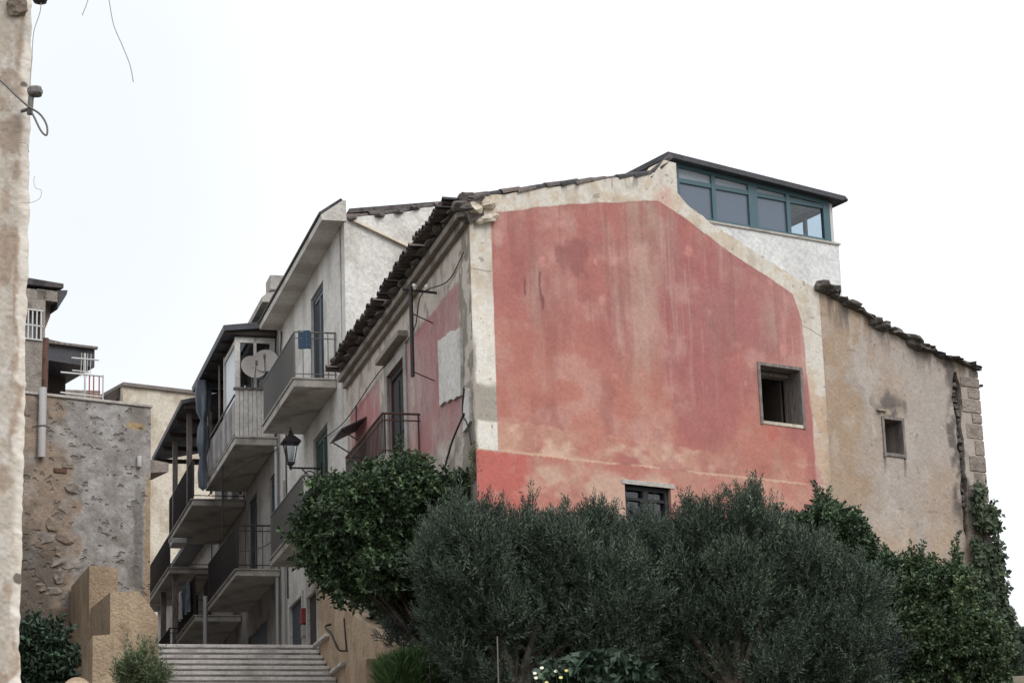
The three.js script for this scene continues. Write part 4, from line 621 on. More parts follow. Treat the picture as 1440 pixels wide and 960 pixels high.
// ------------------------------------------------------------------ street lantern on a wall bracket
{
  const L = thing('street_lantern', 'black four-sided street lantern on a scrolled wall bracket', 'street lamp', S, [-14.9, 14.38, 0.71]), t = -14.9, o = 0.71;
  const fr = (y0, r0, y1, r1) => { const g = new THREE.CylinderGeometry(r1, r0, y1 - y0, 4, 1); g.rotateY(Math.PI / 4); g.translate(t, (y0 + y1) / 2, o); return uvm(g); };
  part('roof', [fr(14.98, 0.3, 15.12, 0.12), fr(15.12, 0.1, 15.2, 0.07), fr(14.95, 0.3, 14.98, 0.3)], M.iron, L, S);
  part('finial', lathe([[0, 0], [0.03, 0.01], [0.05, 0.05], [0.02, 0.08], [0.03, 0.1], [0, 0.13]], 10), M.iron, L, S, [t, 15.19, o]);
  const c0 = 0.1, c1 = 0.19, fb = []; for (const [a, b] of [[1, 1], [1, -1], [-1, 1], [-1, -1]]) fb.push(bar([t + a * c0 * 0.7, 14.5, o + b * c0 * 0.7], [t + a * c1 * 0.75, 14.96, o + b * c1 * 0.75], 0.014)); fb.push(fr(14.47, 0.12, 14.51, 0.12), fr(14.4, 0.03, 14.47, 0.1));
  part('cage', fb, M.iron, L, S);
  for (let k = 0; k < 4; k++) { const a = k * Math.PI / 2, cs = Math.cos(a), sn = Math.sin(a), w0 = 0.065, w1 = 0.13, P = (x, y, z) => [t + x * cs - z * sn, y, o + x * sn + z * cs]; const g = new THREE.BufferGeometry(); const A = P(-w0, 14.52, w0), B = P(w0, 14.52, w0), C = P(w1, 14.94, w1), D = P(-w1, 14.94, w1); g.setAttribute('position', new THREE.Float32BufferAttribute([...A, ...B, ...C, ...A, ...C, ...D], 3)); part('pane', uvm(g), M.glass, L, S); }
  part('lamp_holder', lathe([[0, 0], [0.04, 0], [0.05, 0.1], [0.03, 0.18], [0, 0.2]], 10), M.ceramic, L, S, [t, 14.55, o]);
  const pts = Array.from({ length: 14 }, (_, i) => { const a = i / 13 * 5.2; return [t, 14.18 + 0.13 * Math.sin(a), 0.28 - 0.13 * Math.cos(a)]; });
  part('bracket', [bar([t, 14.38, 0], [t, 14.38, 0.75], 0.022), tube(pts, 0.014, 0.014, 5), bar([t, 13.9, 0.02], [t, 14.36, 0.45], 0.016), bar([t, 13.85, 0.015], [t, 14.5, 0.015], 0.025), bar([t, 14.33, 0.71], [t, 14.42, 0.71], 0.025)], M.iron, L, S);
}
// ================================================================== rough grey house across the stairs
const lx0 = -3.7, lx1 = 0.02, lh0 = 8, lh1 = 15.4;
const leftTex = makeTex(460, 900, (x, y) => {
  const u = mix(lx0, lx1, x), h = mix(lh0, lh1, y);
  const n1 = fbm(u * 1.1 + 5, h * 0.9, 5, 256, 300), n2 = fbm(u * 3, h * 2.4, 5, 256, 310), n3 = fbm(u * 7, h * 7, 4, 256, 320), n4 = fbm(u * 30, h * 30, 3, 1024, 330), w = n2 - 0.5;
  let c = mixc([152, 148, 145], [132, 127, 123], sst(0.36, 0.7, n2));
  c = mixc(c, [134, 116, 100], sst(-1.55, -2.0, u + w * 1.4) * sst(0.4, 0.55, n1 + 0.08) * 0.85);           // earthy lower layer on the left
  c = mixc(c, [96, 88, 80], sst(0.54, 0.72, fbm(u * 2.4 + 2, h * 2, 5, 256, 340)) * 0.45);
  c = mixc(c, [158, 132, 90], sst(1, 0.6, Math.hypot((u + 0.38) / 0.28, (h - 14.82) / 0.16) + w * 1.5) * 0.8);
  c = mixc(c, [150, 128, 100], sst(-0.16, -0.1, u + w * 0.1) * sst(13.9, 13.2, h + w) * 0.8);
  c = mixc(c, [92, 88, 84], sst(0.14, 0.08, Math.abs(u + 0.28 + w * 0.2)) * sst(13.6, 13.3, h) * 0.55);
  c = mixc(c, [152, 128, 104], sst(11.25, 11.0, h + w * 0.6) * sst(-0.9, -0.7, u) * 0.7);
  c = mixc(c, [70, 64, 58], sst(12.7, 11.8, h + w * 2.2) * sst(-1.9, -2.3, u + w) * 0.6);
  const pit = sst(0.66, 0.76, fbm(u * 6 + 1, h * 9, 4, 256, 350)); c = mixc(c, [96, 90, 85], pit * 0.6);
  const g = 1 + (n4 - 0.5) * 0.2 + (n3 - 0.5) * 0.16; return [c[0] * g, c[1] * g, c[2] * g, 0.6 + w * 0.5 + (n3 - 0.5) * 0.35 - pit * 0.3];
});
M.leftWall = texMat(leftTex, 0.09);
const roughHouse = thing('rough_house', 'house with a rough grey patched wall and exposed stones across the stairs', 'house', Lf, [-1.8, 7, 0]);
{
  const H = roughHouse, r = rng(61);
  const g = wall([[-3.7, 6], [0, 6], ...rough([[0, 15.3], [-3.7, 15.24]], 0.3, 0.03, r, true)], [], -0.5, 0); uvRect(g, lx0, lx1, lh0, lh1); part('front_wall', g, M.leftWall, H, Lf);
  part('coping', bx(-3.7, 0.03, 15.27, 15.33, -0.55, 0.04, 0.01), M.slab, H, Lf);
  const sr = rng(63); for (let row = 0; row < 9; row++) { let u = -2.62 + sr() * 0.1; const h = 11.1 + row * 0.28; while (u < -1.72) { const w = 0.18 + sr() * 0.22; if (sr() < 0.4 && u + w < -1.6) part('stone', lump(w / 1.9, 0.1 + sr() * 0.06, 0.1, 300 + row * 17 + u * 50, 1, 0.6), [M.grey, M.stoneB, M.grey][(sr() * 3) | 0], H, Lf, [u + w / 2, h + (sr() - 0.5) * 0.08, -0.075 + sr() * 0.03], [0, 0, (sr() - 0.5) * 0.15]); u += w + 0.02; } }
  part('brick', bx(-2.25, -1.95, 13.62, 13.72, -0.05, 0.03, 0.01), M.rust, H, Lf); part('brick', bx(-2.05, -1.8, 13.74, 13.84, -0.05, 0.025, 0.01), M.stone, H, Lf);
  part('side_slab', hexa(v3([[0, 13.82, -5], [0, 13.82, -0.02], [0.44, 13.88, -0.02], [0.44, 13.88, -5], [0, 14.12, -5], [0, 14.12, -0.02], [0.44, 14.08, -0.02], [0.44, 14.08, -5]])), M.grey, H, Lf);
  part('spout', bar([-0.3, 13.9, 0.06], [-0.28, 14.14, 0.05], 0.06, 10), M.pvc, H, Lf);
  const yb = part('drainpipe', bar([-2.56, 13.9, 0.09], [-2.55, 15.42, 0.09], 0.085, 12), M.pvc, H, Lf); part('collar', bar([-2.555, 14.56, 0.09], [-2.555, 14.6, 0.09], 0.095, 12), M.frameGrey, yb, Lf);
  part('drainpipe', bar([-2.5, 15.42, 0.05], [-2.46, 16.55, -0.02], 0.07, 10), M.rust, H, Lf);
  part('added_left_row', [sb(13.75, 24, 8, 15.15, 4.14, 9), sb(24, 46, 8, 18.4, 4.2, 9)], M.grey, H, S);  // unseen left-hand row of houses, added to keep sky light off the street fronts
  // upper storey, set back, under a deep eave
  part('upper_wall', [wall([[-4.5, 15.2], [-2.0, 15.2], [-2.0, 18.0], [-4.5, 18.0]], [[-2.62, -2.1, 16.85, 17.5]], -4, -1.2), bx(-2.2, -1.69, 17.78, 18.02, -4, -1.2)], M.grey, H, Lf);
  const gr = part('window_grille', [bx(-2.64, -2.06, 17.5, 17.53, -1.22, -1.16), bx(-2.64, -2.06, 16.83, 16.86, -1.22, -1.16), bx(-2.64, -2.06, 17.15, 17.18, -1.2, -1.17)], M.paleMetal, H, Lf); for (let k = 0; k < 6; k++) part('grille_bar', bx(-2.62 + k * 0.1, -2.59 + k * 0.1, 16.86, 17.5, -1.2, -1.17), M.paleMetal, gr, Lf);
  part('shutter', bx(-2.6, -2.1, 16.86, 17.5, -1.6, -1.5), M.pvc, H, Lf);
  part('upper_roof', hexa([[-4.5, 18.02, -5], [-4.5, 18.02, -1.15], [-1.6, 18.1, -1.15], [-1.6, 18.1, -5], [-4.5, 18.3, -5], [-4.5, 18.3, -1.15], [-1.6, 18.2, -1.15], [-1.6, 18.2, -5]].map((p) => new THREE.Vector3(...p))), M.tileB, H, Lf);
  part('side_eave', hexa(v3([[-1.72, 17.5, -6], [-1.72, 17.6, -1.2], [-1.5, 17.98, -1.2], [-1.5, 17.98, -6], [-1.72, 17.7, -6], [-1.72, 18.05, -1.2], [-1.48, 18.08, -1.2], [-1.48, 18.08, -6]])), M.sheet, H, Lf);
  part('eave_support', hexa(v3([[-2.0, 16.7, -6], [-2.0, 16.8, -1.6], [-1.72, 17.55, -1.6], [-1.72, 17.55, -6], [-2.0, 17.7, -6], [-2.0, 17.8, -1.6], [-1.7, 17.9, -1.6], [-1.7, 17.9, -6]])), M.grey, H, Lf);
  // dark lean-to over the terrace
  part('terrace_back', bx(-2.0, -1.0, 15.3, 16.5, -2.5, -2.4), M.wood, H, Lf);
  const lt = part('terrace_roof', hexa(v3([[-1.95, 16.42, -5], [-1.95, 16.42, -1.2], [-0.82, 16.38, -1.2], [-0.82, 16.38, -5], [-1.95, 16.86, -5], [-1.95, 16.9, -1.2], [-0.82, 16.8, -1.2], [-0.82, 16.7, -5]])), M.sheet, H, Lf);
  part('fascia', bx(-1.96, -0.78, 16.78, 16.84, -1.2, -1.1, 0.01), M.frameGrey, lt, Lf);
  part('terrace_wall', bx(-1.95, -0.98, 15.3, 15.55, -1.3, -1.15), M.grey, H, Lf);
  const rl = part('terrace_railing', [bar([-1.95, 15.95, -0.4], [-0.95, 15.97, -0.4], 0.02), bar([-1.95, 15.5, -0.4], [-0.95, 15.5, -0.4], 0.018), bar([-0.96, 15.3, -0.4], [-0.96, 16.0, -0.4], 0.018)], M.paleMetal, H, Lf); for (const u of [-1.05, -1.18, -1.28]) part('railing_bar', bar([u, 15.33, -0.4], [u, 15.96, -0.4], 0.015), M.red, rl, Lf);
}
{
  const A = thing('television_antenna', 'pale comb television antenna standing on the terrace of the rough house', 'antenna', Lf, [-1.3, 15.33, -0.6]);
  part('mast', bar([-1.3, 15.33, -0.6], [-1.3, 16.5, -0.6], 0.018), M.paleMetal, A, Lf); part('boom', [bar([-1.62, 16.36, -0.6], [-0.98, 16.38, -0.6], 0.018), bar([-1.6, 16.08, -0.6], [-1.2, 16.08, -0.6], 0.015)], M.paleMetal, A, Lf);
  for (const u of [-1.4, -1.34, -1.26, -1.18]) part('element', bar([u, 15.95, -0.6], [u + 0.02, 16.5, -0.6], 0.008), M.paleMetal, A, Lf);
}
// ------------------------------------------------------------------ cream house closing the street
{
  const Hh = thing('cream_house', 'plain cream house with a thin dark roof edge closing the far end of the street', 'house', Qf, [1, 9.5, -2]);
  part('front_wall', bx(-1.3, 9, 9, 29.25, -8, 0), M.cream, Hh, Qf); part('roof', bx(-1.35, 9.1, 29.25, 29.4, -8.1, 0.12), M.frameGrey, Hh, Qf);
  part('side_eave', hexa(v3([[-1.9, 27.6, -8], [-1.9, 28.3, -0.3], [-1.3, 28.9, -0.3], [-1.3, 28.9, -8], [-1.9, 28.6, -8], [-1.9, 28.9, -0.3], [-1.3, 29.3, -0.3], [-1.3, 29.3, -8]])), M.wood, Hh, Qf);
}
// ================================================================== near wall at the left edge
{
  const N = thing('near_wall', 'close corner of a pale rough plastered wall with chipped edge and iron fittings', 'wall', WORLD, [-3.4, 0, -11.5]);
  const dx = -0.2525, dz = -0.9676, P = (a, b, y) => new THREE.Vector3(a + dx * b, y, -11.53 + dz * b);
  part('wall_body', hexa([P(-5, 0, 0), P(-2.31, 0, 0), P(-2.31, 4, 0), P(-5, 4, 0), P(-5, 0, 9), P(-2.31, 0, 9), P(-2.31, 4, 9), P(-5, 4, 9)]), M.cream, N, WORLD);
  const tex = makeTex(128, 1100, (x, y) => {
    const u = x * 0.5, h = 2.6 + y * 4.4; const n1 = fbm(u * 6, h * 3, 5, 256, 400), n2 = fbm(u * 14, h * 9, 5, 256, 410), n3 = fbm(u * 60, h * 60, 3, 1024, 420);
    let c = mixc([186, 177, 165], [174, 162, 149], sst(0.38, 0.68, n1)); c = mixc(c, [196, 190, 183], sst(0.55, 0.65, n2) * 0.7); c = mixc(c, [150, 128, 112], sst(0.6, 0.7, fbm(u * 10 + 3, h * 6, 4, 256, 430)) * 0.6);
    const ed = sst(0.455, 0.485, u + (n2 - 0.5) * 0.05); c = mixc(c, [214, 206, 196], ed * 0.8); c = mixc(c, [158, 138, 122], sst(0.025, 0.0, Math.abs(u - 0.462 + (n2 - 0.5) * 0.09)) * sst(0.5, 0.56, n1) * 0.9);
    for (const [a, b, q] of [[0.42, 6.34, 0.012], [0.45, 6.24, 0.012], [0.475, 6.12, 0.013], [0.48, 5.28, 0.01], [0.485, 3.72, 0.016]]) c = mixc(c, [84, 72, 66], sst(q, q * 0.4, Math.hypot((u - a) * 0.8, (h - b) * (0.5 + n1)) + (n2 - 0.5) * 0.05) * 0.8);
    const g = 1 + (n3 - 0.5) * 0.14; return [c[0] * g, c[1] * g, c[2] * g, n2 * 0.7 + n3 * 0.3];
  });
  const nx = 44, ny = 420, pos = [], uv = [], idx = [];
  for (let j = 0; j <= ny; j++) for (let i = 0; i <= nx; i++) {
    const x = i / nx, y = 2.6 + j / ny * 4.4; let X = -2.78 + x * 0.5, Z = -11.5 + 0.009 * (fbm(x * 10, y * 8, 4, 256, 440) - 0.5) + 0.005 * (fbm(x * 30, y * 30, 3, 1024, 450) - 0.5);
    const e = sst(0.9, 1, x); X += e * (0.02 * (fbm(3, y * 4, 4, 256, 460) - 0.5) + 0.014 * (fbm(9, y * 22, 3, 256, 470) - 0.5)); Z -= e * e * 0.05;
    pos.push(X, y, Z); uv.push(x, j / ny);
  }
  for (let j = 0; j < ny; j++) for (let i = 0; i < nx; i++) { const a = j * (nx + 1) + i; idx.push(a, a + 1, a + nx + 1, a + 1, a + nx + 2, a + nx + 1); }
  const g = new THREE.BufferGeometry(); g.setAttribute('position', new THREE.Float32BufferAttribute(pos, 3)); g.setAttribute('uv', new THREE.Float32BufferAttribute(uv, 2)); g.setIndex(idx); g.computeVertexNormals();
  part('plaster_face', g.toNonIndexed(), texMat(tex, 0.012), N, WORLD);
  part('chipped_stone', lump(0.05, 0.05, 0.03, 480, 2, 0.3), M.stoneB, N, WORLD, [-2.34, 6.52, -11.5]);
  const hk = part('wall_hook', [bar([-2.3, 5.96, -11.45], [-2.252, 5.96, -11.42], 0.01), bar([-2.255, 5.93, -11.42], [-2.25, 6.02, -11.42], 0.014)], M.ironGrey, N, WORLD);
  part('hook_cap', lump(0.036, 0.026, 0.03, 481, 2, 0.15), M.ironGrey, hk, WORLD, [-2.232, 6.045, -11.42]);
  part('wall_hook', lump(0.035, 0.03, 0.03, 482, 2, 0.2), M.iron, N, WORLD, [-2.215, 6.525, -11.42]);
}
single('looped_cable', 'grey cable crossing the near wall and ending in a loop at its edge', 'cable', tube([[-2.6, 6.3, -11.42], [-2.393, 6.1, -11.4], [-2.262, 5.965, -11.39], [-2.2, 5.92, -11.4], [-2.168, 5.86, -11.4], [-2.17, 5.815, -11.4], [-2.19, 5.83, -11.4], [-2.235, 5.92, -11.4], [-2.262, 5.97, -11.4]], 0.005, 0.005, 6), M.ironGrey, WORLD);
single('thin_wire', 'thin pale wire hanging between the two iron hooks of the near wall', 'wire', tube([[-2.206, 6.52, -11.41], [-2.212, 6.45, -11.41], [-2.24, 6.35, -11.41], [-2.248, 6.2, -11.41], [-2.255, 6.06, -11.41]], 0.0022, 0.0022, 5), M.cablePale, WORLD);
single('overhead_cable', 'overhead cable stretched from the near wall above the view', 'cable', tube([[-2.4, 6.62, -11.45], [-1, 6.58, -11.4], [2, 6.62, -11.2], [6, 6.9, -11]], 0.008, 0.008, 6), M.cable, WORLD);
single('thin_wire', 'short stub of thin wire dangling from the overhead cable', 'wire', tube([[-1.97, 6.61, -11.42], [-1.983, 6.5, -11.41], [-2.007, 6.42, -11.4]], 0.0022, 0.0022, 5), M.cablePale, WORLD);
single('thin_wire', 'long curved thin wire end dangling in the sky by the near wall', 'wire', tube([[-1.9, 6.6, -11.42], [-1.88, 6.49, -11.41], [-1.855, 6.36, -11.4], [-1.815, 6.26, -11.4], [-1.775, 6.15, -11.4], [-1.76, 6.07, -11.4]], 0.0024, 0.0024, 5), M.cablePale, WORLD);
single('thin_wire', 'fine tangled wire curl sticking out of the near wall edge', 'wire', [tube([[-2.3, 5.5, -11.45], [-2.24, 5.49, -11.42], [-2.2, 5.51, -11.42], [-2.195, 5.55, -11.42], [-2.22, 5.56, -11.42], [-2.23, 5.6, -11.42], [-2.225, 5.62, -11.42]], 0.0012, 0.0012, 4), tube([[-2.3, 5.8, -11.44], [-2.265, 5.78, -11.42], [-2.255, 5.74, -11.42]], 0.0018, 0.0018, 4)], M.cablePale, WORLD);

// ================================================================== wires along the street fronts
const cab = (name, label, pts, r = 0.012, m = M.cable) => single(name, label, 'cable', tube(pts.map(([t, h, o]) => [-t, h, o]), r, r, 5), m, S);
cab('wall_cable', 'dark cable slung along the red street front below the eaves', [[0.3, 15.0, 0.04], [1.6, 14.85, 0.05], [2.5, 14.9, 0.3], [4.5, 14.75, 0.05], [8, 14.8, 0.06], [11.6, 14.7, 0.06], [14, 14.9, 0.06]]);
cab('wall_cable', 'dark cable running down the bare corner strip of the red house', [[0.5, 12.6, 0.06], [0.7, 12.2, 0.05], [0.35, 11.9, 0.05], [0.15, 11.5, 0.04]], 0.018);
cab('wall_cable', 'broken iron strap leaning on the lower corner of the red street front', [[2.2, 11.55, 0.05], [1.3, 11.85, 0.1], [0.55, 12.15, 0.06]], 0.02);
cab('street_cable', 'sagging cable crossing from the white house to the veranda house', [[15.2, 13.9, 0.05], [18, 13.55, 0.4], [21.4, 13.75, 0.5], [24, 14.2, 1.0]], 0.014);
cab('street_cable', 'cable running along the balcony edges of the veranda house', [[20.8, 16.2, 0.06], [22.5, 16.0, 0.9], [26, 16.1, 1.1]], 0.014);
cab('wall_cable', 'vertical cable beside the canopy on the red street front', [[10.4, 14.75, 0.05], [10.42, 14.3, 0.05]], 0.018);
{ const h = thing('stair_handrail', 'bent dark iron handrail fixed to the stair parapet', 'handrail', S, [-9.5, 9.2, 0.66]);
  part('rail', tube([[-10.6, 10.1, 0.62], [-10.5, 10.05, 0.75], [-9.6, 9.72, 0.78], [-8.9, 9.3, 0.75], [-8.8, 9.28, 0.62]], 0.022, 0.022, 6), M.iron, h, S); part('bracket', [bar([-8.9, 9.3, 0.62], [-8.9, 9.95, 0.66], 0.018), bar([-9.9, 9.5, 0.6], [-9.9, 9.85, 0.77], 0.015)], M.iron, h, S); }
const LOBES = {
  O3: [[1.87,9.21,-43.43,0.49],[1.79,8.68,-43.58,0.61],[-2.13,8.28,-43.69,0.17],[2.13,9.73,-43.29,0.32],[-0.85,8.24,-43.7,0.51],[-0.44,7.7,-43.85,0.67],[0.55,8.02,-43.76,0.61],[1.52,7.87,-43.8,0.61],[2.38,7.96,-43.78,0.61],[2.97,7.53,-43.9,0.61],[3.95,7.61,-43.87,0.67],[5.05,7.63,-43.87,0.73],[5.84,7.67,-43.86,0.55],[2.05,9.03,-43.48,0.49],[0.2,8.62,-43.6,0.55],[-1.17,7.6,-43.87,0.37]],
  T1: [[-3.29,10.23,-43.57,0.44],[-2.9,10.63,-43.46,0.57],[-2.0,10.66,-43.45,0.64],[-1.08,10.6,-43.47,0.57],[-2.46,9.91,-43.66,0.86],[-1.48,9.82,-43.68,0.91],[-0.62,10.26,-43.56,0.44],[-3.18,9.63,-43.73,0.44],[-2.85,9.8,-45.76,0.37],[-1.7,9.39,-45.87,0.49],[-2.24,9.67,-49.11,0.44],[-1.59,9.3,-47.97,0.49],[-2.86,10.07,-49.31,0.27],[-1.02,8.79,-43.96,0.62],[-1.77,9.09,-47.3,0.42],[-2.0,9.36,-48.27,0.42],[-2.55,9.92,-49.88,0.37],[-1.45,8.66,-46.28,0.44],[-0.8,9.85,-43.67,0.57],[-2.24,9.29,-45.07,0.27],[-1.71,8.95,-45.17,0.32],[-2.69,9.71,-44.96,0.22],[-1.37,8.72,-45.02,0.42],[-3.45,9.82,-43.68,0.32],[-3.53,10.24,-43.57,0.27],[-0.22,10.55,-43.48,0.27]],
  O1: [[-1.19,9.11,-41.8,0.52],[-0.76,9.17,-41.37,0.63],[-0.01,9.14,-42.0,0.63],[0.75,9.16,-41.79,0.56],[1.33,9.59,-42.09,0.28],[-0.35,9.57,-41.68,0.28],[-1.3,9.37,-41.73,0.28],[1.42,9.36,-42.15,0.4],[-0.98,8.29,-42.03,0.59],[-0.39,8.38,-42.0,0.89],[0.66,8.29,-42.03,0.89],[1.49,8.43,-41.99,0.73],[-0.79,7.64,-42.2,0.47],[-0.07,7.51,-42.24,0.66],[1.23,7.64,-42.21,0.66]],
  O2: [[2.43,9.09,-42.43,0.55],[3.29,9.19,-42.71,0.64],[3.95,9.32,-42.37,0.55],[3.94,9.81,-42.23,0.24],[3.05,9.72,-42.26,0.29],[2.01,9.04,-42.44,0.55],[4.75,8.95,-42.47,0.64],[2.7,8.44,-42.61,0.88],[3.78,8.43,-42.61,0.95],[4.84,8.28,-42.65,0.88],[5.5,8.35,-42.63,0.52],[1.98,8.14,-42.69,0.69],[3.15,7.64,-42.83,0.79],[4.34,7.61,-42.84,0.91],[5.42,7.69,-42.82,0.67]],
  T3: [[4.92,9.96,-44.79,0.45],[5.48,9.82,-44.82,0.61],[6.03,9.37,-44.95,0.58],[5.28,9.4,-44.94,0.63],[5.89,8.77,-45.11,0.69],[6.2,8.76,-45.11,0.5]],
  T2: [[6.88,8.64,-44.21,0.49],[7.44,8.74,-44.19,0.47],[6.38,8.39,-44.28,0.69],[7.24,8.2,-44.33,0.79],[7.79,7.95,-44.4,0.42],[6.6,7.57,-44.51,0.84],[7.59,7.54,-44.52,0.77],[5.93,7.89,-44.42,0.69],[8.05,7.4,-44.55,0.32],[6.07,8.31,-44.3,0.49],[7.02,9.11,-44.08,0.25],[7.52,9.12,-44.08,0.22]],
  FIG: [[-8.65,8.56,-45.79,0.26],[-8.43,8.8,-45.72,0.17],[-8.8,8.94,-45.69,0.15],[-8.5,8.25,-45.87,0.28],[-8.79,8.2,-45.89,0.26]],
  BUSH: [[-6.27,7.6,-41.91,0.17],[-6.46,7.54,-41.92,0.15],[-6.04,7.5,-41.93,0.14]],
  HEDGE: [[-2.13,7.69,-43.54,0.27],[-1.83,7.61,-43.56,0.29],[-2.32,7.6,-43.56,0.19]],
  BROAD: [[0.94,7.13,-40.48,0.2],[1.37,7.17,-40.47,0.18],[0.55,7.06,-40.5,0.16],[1.78,6.99,-40.52,0.18]],
  FAR1: [[15.88,13.42,-84.9,0.47],[15.67,12.75,-85.08,0.52],[16.09,12.85,-85.05,0.47]],
  FAR2: [[17.08,14.06,-87.83,0.54],[17.2,13.35,-88.03,0.64],[16.83,13.12,-88.09,0.44]],
  FAR3: [[19.01,15.41,-94.72,0.58],[19.38,14.64,-94.93,0.79]],
  PINE: [[28.27,24.83,-149.17,0.38],[27.93,24.76,-149.19,0.25],[28.6,24.7,-149.2,0.25]]
};

// ================================================================== planting
function spray(n, len, leafL, leafW, seed, droop = 0.5) {            // twig along +y with folded leaves
  const r = rng(seed), v = [];
  for (let i = 0; i < n; i++) {
    const f = (i + 0.5) / n, a = i * 2.4 + r() * 0.8, base = new THREE.Vector3((r() - 0.5) * 0.03, f * len, (r() - 0.5) * 0.03), el = droop + (r() - 0.5) * 0.7 + (1 - f) * 0.4;
    const d = new THREE.Vector3(Math.cos(a) * Math.sin(el), Math.cos(el), Math.sin(a) * Math.sin(el)).normalize(), s = new THREE.Vector3().crossVectors(d, new THREE.Vector3(r() - 0.5, r() - 0.5, r() - 0.5)).normalize(), k = leafL * (0.7 + r() * 0.5), w = leafW * (0.7 + r() * 0.5) / 2, u = new THREE.Vector3().crossVectors(s, d).multiplyScalar(w * 0.35);
    const tip = base.clone().addScaledVector(d, k), m = base.clone().addScaledVector(d, k * 0.45), A = m.clone().addScaledVector(s, w).add(u), B = m.clone().addScaledVector(s, -w).add(u);
    v.push(...base.toArray(), ...A.toArray(), ...tip.toArray(), ...base.toArray(), ...tip.toArray(), ...B.toArray());
  }
  const g = new THREE.BufferGeometry(); g.setAttribute('position', new THREE.Float32BufferAttribute(v, 3)); g.setAttribute('uv', new THREE.Float32BufferAttribute(new Float32Array(v.length / 3 * 2), 2)); g.computeVertexNormals(); return g;
}
const leafMat = (rough = 0.75) => std({ color: 0xffffff, roughness: rough });
const SP = { olive: spray(18, 0.36, 0.085, 0.022, 1, 0.55), broad: spray(13, 0.22, 0.085, 0.042, 2, 0.9), fine: spray(18, 0.22, 0.07, 0.018, 3, 0.6), fig: spray(5, 0.18, 0.15, 0.12, 4, 1.1), grass: spray(14, 0.06, 0.26, 0.018, 5, 0.35), pine: spray(24, 0.5, 0.3, 0.05, 6, 0.8), ivy: spray(8, 0.14, 0.08, 0.07, 7, 1.2) };
function leaves(parent, name, geo, mat, list, colA, colB, seed) {    // list: [pos, dir, scale]
  const m = new THREE.InstancedMesh(geo, mat, list.length); m.name = name; m.userData.kind = 'stuff'; const r = rng(seed), q = new THREE.Quaternion(), q2 = new THREE.Quaternion(), Y = new THREE.Vector3(0, 1, 0), M4 = new THREE.Matrix4(), c = new THREE.Color(), inv = parent.matrixWorld.clone().invert();
  list.forEach(([p, d, s], i) => { q.setFromUnitVectors(Y, d); q2.setFromAxisAngle(Y, r() * 6.28); q.multiply(q2); M4.compose(p, q, new THREE.Vector3(s, s, s)); M4.premultiply(inv); m.setMatrixAt(i, M4); const k = r(), b = (0.7 + r() * 0.6) * (r() < 0.05 ? 1.9 : 1); c.setRGB(mix(colA[0], colB[0], k) * b, mix(colA[1], colB[1], k) * b, mix(colA[2], colB[2], k) * b); m.setColorAt(i, c); });
  return finish(m, parent);
}
function scatter(lobes, n, seed, { up = 0.5, out = 0.7, jit = 0.6, s0 = 0.8, s1 = 1.3, flat = 1, sprigs = 0, clump = 0.34, per = 15, fill = 0.22 } = {}) {
  const r = rng(seed), res = [], sph = () => { const z = r() * 2 - 1, a = r() * 6.283, s = Math.sqrt(1 - z * z); return new THREE.Vector3(s * Math.cos(a), z, s * Math.sin(a)); };
  const C = []; for (const [cx, cy, cz, R] of lobes) for (let k = 0; k < per; k++) { const d = sph(), far = r() < 0.16 ? 0.32 : 0, q = R * (0.48 + 0.52 * r() + far); C.push([new THREE.Vector3(cx + d.x * q, cy + d.y * q * flat, cz + d.z * q), R * clump * (far ? 0.5 : 0.6 + 0.8 * r()), d]); }   // boughs
  const W = C.map((c) => c[1] ** 2), sum = W.reduce((a, b) => a + b, 0), LW = lobes.map((l) => l[3] ** 3), ls = LW.reduce((a, b) => a + b, 0);
  for (let j = 0; j < n; j++) {
    let p, d;
    if (r() < fill) { let k = r() * ls, i = 0; while ((k -= LW[i]) > 0 && i < LW.length - 1) i++; const [cx, cy, cz, R] = lobes[i]; d = sph(); const q = R * 0.78 * Math.cbrt(r()); p = new THREE.Vector3(cx + d.x * q, cy + d.y * q * flat, cz + d.z * q); }
    else { let k = r() * sum, i = 0; while ((k -= W[i]) > 0 && i < W.length - 1) i++; const [c, R, o] = C[i]; d = sph(); if (d.y < -0.2 && r() < 0.6) d.y = -d.y; p = c.clone().addScaledVector(d, R * (0.35 + 0.75 * Math.sqrt(r()))); d.multiplyScalar(0.6).addScaledVector(o, 0.5); }
    d.multiplyScalar(out); d.y += up; d.x += (r() - 0.5) * jit; d.y += (r() - 0.5) * jit; d.z += (r() - 0.5) * jit; d.normalize(); res.push([p, d, mix(s0, s1, r())]);
  }
  for (let j = 0; j < sprigs; j++) { const [c, R] = C[(r() * C.length) | 0]; const p = c.clone().add(new THREE.Vector3((r() - 0.5) * R, R * 0.9, (r() - 0.5) * R)), d = new THREE.Vector3((r() - 0.5) * 0.7, 1, (r() - 0.5) * 0.5).normalize(), len = 2 + (r() * 3 | 0); for (let q = 0; q < len; q++) for (let w = 0; w < 3; w++) res.push([p.clone().addScaledVector(d, q * 0.13 + r() * 0.08).add(new THREE.Vector3((r() - 0.5) * 0.1, 0, (r() - 0.5) * 0.1)), d.clone().add(new THREE.Vector3((r() - 0.5) * 0.8, 0, (r() - 0.5) * 0.8)).normalize(), 0.6 + r() * 0.4]); }
  return res;
}
